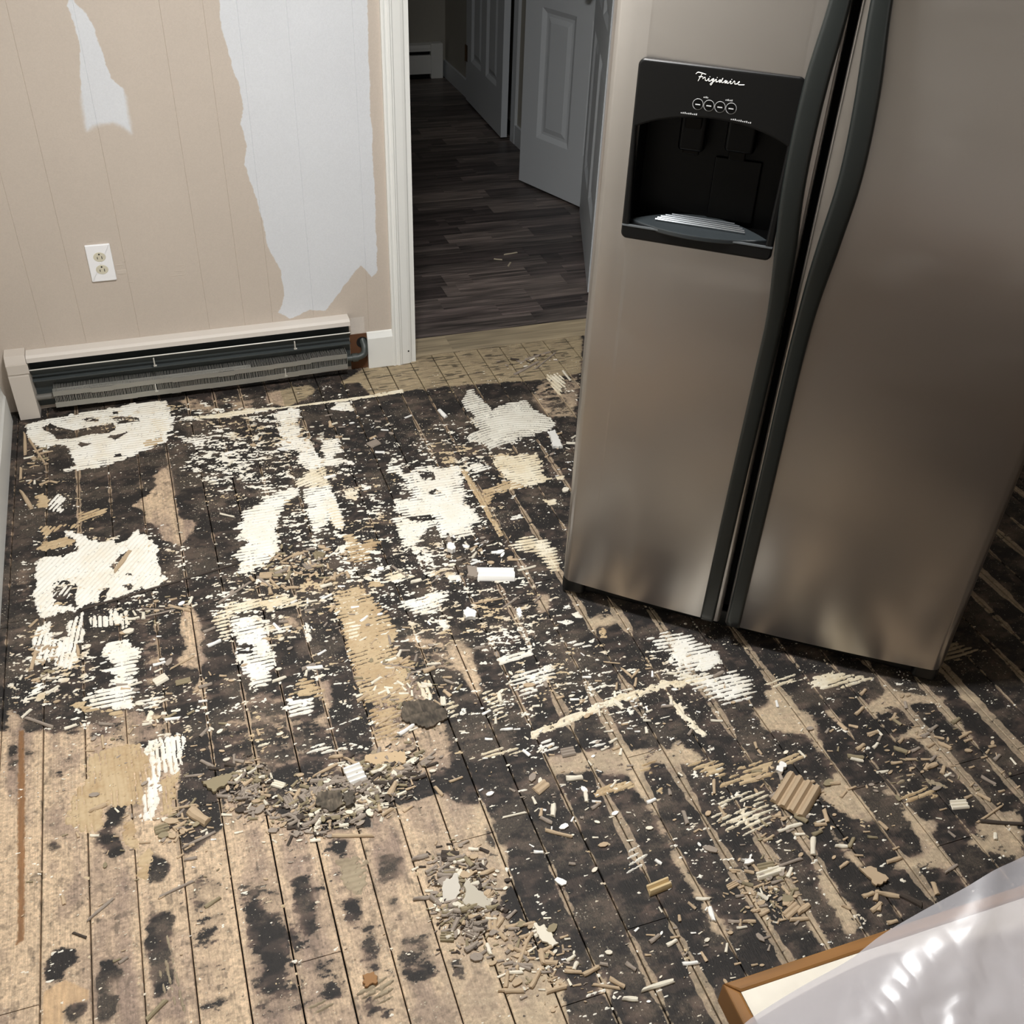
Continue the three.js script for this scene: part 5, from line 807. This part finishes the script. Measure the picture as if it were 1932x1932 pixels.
function ridgedGeo(seed, n = 3) { const s = new THREE.Shape(); s.moveTo(-0.5, 0); s.lineTo(0.5, 0); for (let k = 0; k < n; k++) { const x0 = 0.5 - k / n, w = 1 / n; s.lineTo(x0 - 0.02, 0.42); s.lineTo(x0 - w * 0.3, 0.95); s.lineTo(x0 - w * 0.62, 0.95); s.lineTo(x0 - w + 0.02, 0.42); } s.closePath(); const g = new THREE.ExtrudeGeometry(s, { depth: 1, steps: 2, bevelEnabled: false }); g.translate(0, 0, -0.5); const p = g.attributes.position; for (let i = 0; i < p.count; i++) { const x = p.getX(i), z = p.getZ(i); p.setZ(i, z + (Math.abs(z) > 0.4 ? 0.16 * (vn(x * 4 + seed, z) - 0.5) : 0)); } g.rotateY(Math.PI / 2); return toCreasedNormals(plain(g), 0.4); }
const SG = [1, 2, 3, 4, 5].map(stickGeo), FG = [11, 12, 13, 14, 15, 16].map(flakeGeo), RG = [[21, 2], [22, 3], [23, 4]].map(([s, n]) => ridgedGeo(s, n));
const place = (x, z) => x < -0.36 ? 'beside the left baseboard' : z < -2.95 ? 'at the hall threshold' : z < -2.62 ? (x < 0.55 ? 'below the open heater' : 'inside the kitchen doorway') : z < -1.95 ? (x < 0.25 ? 'among the white patches near the heater' : 'on the floor left of the refrigerator') : x > 1.15 ? 'under the right end of the refrigerator' : x > 0.62 && z < -1.2 ? 'just in front of the refrigerator' : x > 0.62 ? 'near the table corner' : z < -1.62 ? 'in the middle of the floor' : z < -1.22 ? 'around the grey rubble heap' : x < 0.1 ? 'on the bare boards at lower left' : 'in the rubble at lower centre';
const toneWord = ['grey', 'tan', 'cream', 'white', 'dark brown', 'olive'];
// the longer slivers and sticks one can pick out
for (const [xa, za, xb, zb, w, t] of STICKS) {
  const L = Math.hypot(xb - xa, zb - za) / 1000, cx = (xa + xb) / 2000, cz = (za + zb) / 2000, ww = Math.min(w / 1000, L * 0.5), where = place(cx, cz);
  const m = mesh('mortar_sliver', SG[Math.floor(R0() * 5)], rubMat[t], scene); m.scale.set(L, ww * 0.62, ww); m.position.set(cx, 0.0012, cz); m.rotation.y = Math.atan2(-(zb - za), xb - xa);
  tag(m, `${L > 0.07 ? 'long' : 'short'} ${toneWord[t]} sliver ${where}`, 'sliver', `${toneWord[t]} slivers ${where}`);
}
{ // a few pieces that stand out
  const slab = (name, label, cat, pts0, th, mat, y = 0.001, tilt = [0, 0]) => { const pts = []; pts0.forEach((a, i) => { const b = pts0[(i + 1) % pts0.length], d = Math.hypot(b[0] - a[0], b[1] - a[1]), n = Math.max(1, Math.round(d / 4.5)); for (let k = 0; k < n; k++) { const t = k / n, j = k ? 5.5 * (NT[(i * 97 + k * 31 + Math.round(a[0]) + 70000) & 65535] - 0.5) : 0; pts.push([a[0] + (b[0] - a[0]) * t - (b[1] - a[1]) / d * j, a[1] + (b[1] - a[1]) * t + (b[0] - a[0]) / d * j]); } }); let cx = 0, cz = 0; for (const [x, z] of pts) { cx += x / pts.length; cz += z / pts.length; } const g = prism(pts.map(([x, z]) => [(x - cx) / 1000, -(z - cz) / 1000]), th - 0.002, 0.001); g.rotateX(-Math.PI / 2); g.translate(0, 0.001, 0); uvPlane(g, 'x', 'z', 8, 8); const m = mesh(name, g, mat, scene); m.position.set(cx / 1000, y, cz / 1000); m.rotation.set(tilt[0], 0, tilt[1]); return tag(m, label, cat); };
  const ridged = (name, label, cat, x, z, L, W, H, ry, n, mat) => { const m = mesh(name, ridgedGeo(n * 9 + 4, n), mat, scene); m.scale.set(L, H, W); m.position.set(x, 0.001, z); m.rotation.y = ry; return tag(m, label, cat); };
  ridged('mortar_block', 'bright white ridged block lying left of the refrigerator corner', 'mortar block', 0.675, -1.925, 0.094, 0.046, 0.012, -0.30, 3, rubMat[3]);
  slab('mortar_block', 'grey end piece touching the white ridged block', 'mortar block', [[612, -1975], [636, -1961], [622, -1922], [602, -1934]], 0.010, rubMat[0]);
  slab('slate_flake', 'flat dark grey slab lying on tan ridged mortar', 'slab', [[337, -1562], [393, -1553], [424, -1511], [421, -1488], [371, -1471], [321, -1510]], 0.007, stone([78, 70, 60], 3));
  const ch = ridged('mortar_chunk', 'large tan ridged chunk between the refrigerator and the table', 'mortar chunk', 1.056, -1.072, 0.088, 0.078, 0.016, 0.62, 4, rubMat[1]); ch.rotation.z = 0.06;
  ridged('mortar_block', 'yellowish oblong block on the black adhesive', 'mortar block', 0.690, -0.965, 0.047, 0.022, 0.012, 0.1, 2, std(0xcbb48a, 0.8));
  slab('mortar_chunk', 'small white chunk on the black boards near the table', 'mortar chunk', [[870, -970], [884, -966], [897, -974], [890, -964], [893, -957], [871, -958], [877, -964]], 0.008, rubMat[3]);
  ridged('mortar_block', 'cream two-ridged block on the black boards near the table', 'mortar block', 0.908, -0.928, 0.05, 0.018, 0.008, 0.02, 2, rubMat[2]);
  slab('mortar_chunk', 'white chip beside the large tan ridged chunk', 'mortar chunk', [[1072, -1159], [1080, -1149], [1060, -1132], [1048, -1141]], 0.010, rubMat[3]);
  slab('tile_shard', 'upright white broken tile shard in the rubble at lower centre', 'tile shard', [[287, -1052], [298, -1090], [328, -1098], [325, -1062], [307, -1046]], 0.007, std(0xded8cc, 0.5), 0.011, [0.5, 0.2]);
  slab('tile_shard', 'grey-white triangular tile shard in the rubble at lower centre', 'tile shard', [[338, -1080], [382, -1025], [369, -1017], [322, -1038]], 0.008, std(0xc9c1b0, 0.6), 0.008, [0.35, -0.15]);
  slab('plaster_flake', 'pale pointed flake on the black boards at lower centre', 'flake', [[437, -965], [454, -949], [467, -914], [453, -909], [436, -934]], 0.006, rubMat[2]);
  ridged('mortar_chunk', 'white ridged chunk on top of the grey rubble heap', 'mortar chunk', 0.192, -1.393, 0.036, 0.05, 0.014, 0.15, 4, rubMat[3]);
  slab('mortar_chunk', 'small orange-brown chunk on the boards at bottom left', 'mortar chunk', [[116, -961], [137, -961], [139, -941], [115, -939]], 0.007, std(0x97704a, 0.85));
  slab('slate_flake', 'dark slab in the middle of the grey rubble heap', 'slab', [[111, -1365], [158, -1354], [155, -1322], [131, -1314], [103, -1338]], 0.012, stone([92, 83, 71], 8), 0.006, [0.2, 0.1]);
  slab('slate_flake', 'small dark slab at the right of the grey rubble heap', 'slab', [[161, -1353], [184, -1347], [177, -1310], [159, -1315]], 0.012, stone([80, 73, 64], 12), 0.004, [-0.15, 0.2]);
  slab('mortar_chunk', 'olive-brown flake left of the grey rubble heap', 'mortar chunk', [[-112, -1468], [-70, -1470], [-45, -1474], [-61, -1447], [-91, -1433]], 0.008, rubMat[5]);
  slab('plaster_flake', 'broad pale tan plaque above the grey rubble heap', 'flake', [[226, -1437], [260, -1434], [306, -1422], [302, -1392], [286, -1396], [270, -1386], [245, -1400], [219, -1420]], 0.008, std(0xc3aa88, 0.85));
  slab('plaster_flake', 'tan triangular flake in the rubble above the table', 'flake', [[1084, -884], [1111, -874], [1126, -844], [1095, -840]], 0.007, rubMat[1], 0.003, [0.1, 0.1]);
  slab('tile_shard', 'white tile shard against the left edge of the refrigerator', 'tile shard', [[1049, -2530], [1068, -2536], [1060, -2440], [1030, -2445]], 0.010, std(0xe6e4de, 0.4));
  slab('mortar_chunk', 'white twin lump on the black boards left of the refrigerator', 'mortar chunk', [[552, -1810], [568, -1817], [582, -1797], [574, -1776], [563, -1782], [548, -1778]], 0.012, rubMat[3]);
  slab('mortar_chunk', 'white peg-shaped lump before the refrigerator corner', 'mortar chunk', [[681, -1778], [693, -1780], [688, -1748], [676, -1746]], 0.011, rubMat[3]);
  slab('mortar_chunk', 'round white lump in the pale rubble left of the refrigerator', 'mortar chunk', [[582, -2068], [592, -2076], [604, -2070], [602, -2049], [592, -2042], [583, -2050]], 0.014, rubMat[3]);
}
{ // pale scraps on the hall planks
  const m0 = std(0xb9ad96, 0.85); [[1.385, -3.905, 0.06, 0.15, 'long pale sliver on the dark hall planks'], [1.314, -3.86, 0.034, -0.5, 'short pale scrap on the dark hall planks, left of the long sliver'], [1.343, -3.80, 0.04, 1.0, 'short pale scrap on the dark hall planks, nearest the kitchen']].forEach(([x, z, L, ry, label], i) => { const m = mesh('mortar_scrap', SG[i], m0, scene); m.scale.set(L, 0.004, 0.008); m.position.set(x, 0.0005, z); m.rotation.y = ry; tag(m, label, 'scrap'); });
}
// loose chips: the largest ones singly, the crumbs around them as stuff
{
  const r = rng(1234), gauss = () => (r() + r() + r() - 1.5) / 1.5, toneOf = { 0: [0, 0, 0, 1, 4, 2, 5], 1: [0, 1, 1, 2, 1, 5], 2: [2, 2, 3, 1, 0] };
  const singles = [], crumbs = { stick: [], flake: [] };
  const inside = (x, z) => { const dx = x - 0.807, dz = z + 1.805, u = dx * 0.794 + dz * 0.608, w = -dx * 0.608 + dz * 0.794; return !(u > -0.02 && u < 0.95 && w < 0.02) && x > -0.50 && z > -3.03 && z < -0.6; };
  for (const [cx, cz, rx, rz, n, ts] of ZONES) for (let k = 0; k < n * [3.2, 2.0, 1.0][ts]; k++) {
    const x = (cx + gauss() * rx * 1.15) / 1000, z = (cz + gauss() * rz * 1.3) / 1000; if (!inside(x, z)) continue;
    const tone = toneOf[ts][Math.floor(r() * toneOf[ts].length)], big = r() < 0.30, L = big ? 0.014 + 0.020 * r() * r() + 0.006 * r() : 0.004 + 0.011 * r(), stick = r() < 0.68, dense = 1 - Math.hypot((x * 1000 - cx) / rx, (z * 1000 - cz) / rz);
    const it = { x, z, L, tone, stick, w: L * (stick ? 0.22 + 0.16 * r() : 0.45 + 0.35 * r()), h: stick ? 0.6 : 0.22, ry: r() < 0.5 ? (r() - 0.5) * 0.9 : r() * Math.PI, y: ts === 0 && dense > 0 ? dense * 0.010 * r() : 0, tilt: ts === 0 ? (r() - 0.5) * 0.5 : (r() - 0.5) * 0.12 };
    (big ? singles : stick ? crumbs.stick : crumbs.flake).push(it);
  }
  for (let k = 0; k < 1800; k++) { const x = -0.5 + r() * 2.3, z = -3.0 + r() * 2.35; if (!inside(x, z)) continue; const patchy = fbm(x * 5 + 3, z * 5 + 8); if (patchy < 0.42 + 0.14 * smooth(-2, -0.9, z)) continue; const stick = r() < 0.5, L = 0.0025 + 0.008 * r() * r(); (stick ? crumbs.stick : crumbs.flake).push({ x, z, L, tone: [2, 3, 2, 1, 0][Math.floor(r() * 5)], stick, w: L * (stick ? 0.35 : 0.6), h: 0.3, ry: (r() - 0.5) * 1.0, y: 0, tilt: 0 }); }
  const cam = (o) => o.L / Math.hypot(o.x, 1.745, o.z); singles.sort((a, b) => cam(b) - cam(a));
  const chosen = [], rest = [];
  for (const s of singles) { if (chosen.length < 280 && !chosen.some((c) => Math.hypot(c.x - s.x, c.z - s.z) < 0.42 * Math.max(c.L, s.L))) chosen.push(s); else rest.push(s); }
  for (const s of chosen) {
    const where = place(s.x, s.z), g = s.stick ? SG[Math.floor(r() * 5)] : r() < 0.35 ? RG[Math.floor(r() * 3)] : FG[Math.floor(r() * 6)], m = mesh('mortar_chip', g, rubMat[s.tone], scene);
    m.scale.set(s.L, s.w * s.h, s.w); m.position.set(s.x, 0.0012 + s.y * 0.6, s.z); m.rotation.set(s.tilt * 0.4, s.ry, s.tilt * 0.5);
    tag(m, `${toneWord[s.tone]} ${s.stick ? 'stick-shaped' : 'flat'} mortar chip ${where}`, 'mortar chip', `${toneWord[s.tone]} ${s.stick ? 'stick-shaped' : 'flat'} chips ${where}`);
  }
  for (const s of rest) (s.stick ? crumbs.stick : crumbs.flake).push(s);
  const white = std(0xffffff, 0.88), q = new THREE.Quaternion(), e = new THREE.Euler(), mt = new THREE.Matrix4(), c = new THREE.Color();
  for (const [kind, geo, label] of [['stick', SG[1], 'countless small stick-shaped mortar crumbs strewn over the floor'], ['flake', FG[2], 'countless small flat mortar crumbs strewn over the floor']]) {
    const list = crumbs[kind], im = new THREE.InstancedMesh(geo, white, list.length); im.name = numbered('mortar_crumbs'); im.castShadow = im.receiveShadow = true; im.userData = { kind: 'stuff', label, category: 'crumbs' };
    list.forEach((s, i) => { e.set(s.tilt, s.ry, s.tilt * 0.7); q.setFromEuler(e); mt.compose(new THREE.Vector3(s.x, 0.001 + s.y, s.z), q, new THREE.Vector3(s.L, Math.max(s.w * s.h, 0.0016), s.w)); im.setMatrixAt(i, mt); c.set(rub.tones[s.tone]).multiplyScalar(0.85 + 0.3 * r()); im.setColorAt(i, c); });
    scene.add(im);
  }
}
{ // alike pieces in small groups are told apart by their order in the picture
  camera.updateMatrixWorld(true); const by = {}, ord = ['leftmost', 'second from the left', 'third from the left', 'fourth from the left', 'fifth from the left', 'sixth from the left', 'seventh from the left', 'eighth from the left'];
  for (const o of scene.children) if (o.userData.group && o.userData.label) (by[o.userData.label] ??= []).push(o);
  for (const [label, list] of Object.entries(by)) if (list.length > 1 && list.length <= 8) { list.map((o) => [o.position.clone().project(camera).x, o]).sort((a, b) => a[0] - b[0]).forEach(([, o], i) => { o.userData.label = `${label}, ${i === list.length - 1 ? 'rightmost' : ord[i]}`; }); }
}
renderer.render(scene, camera);
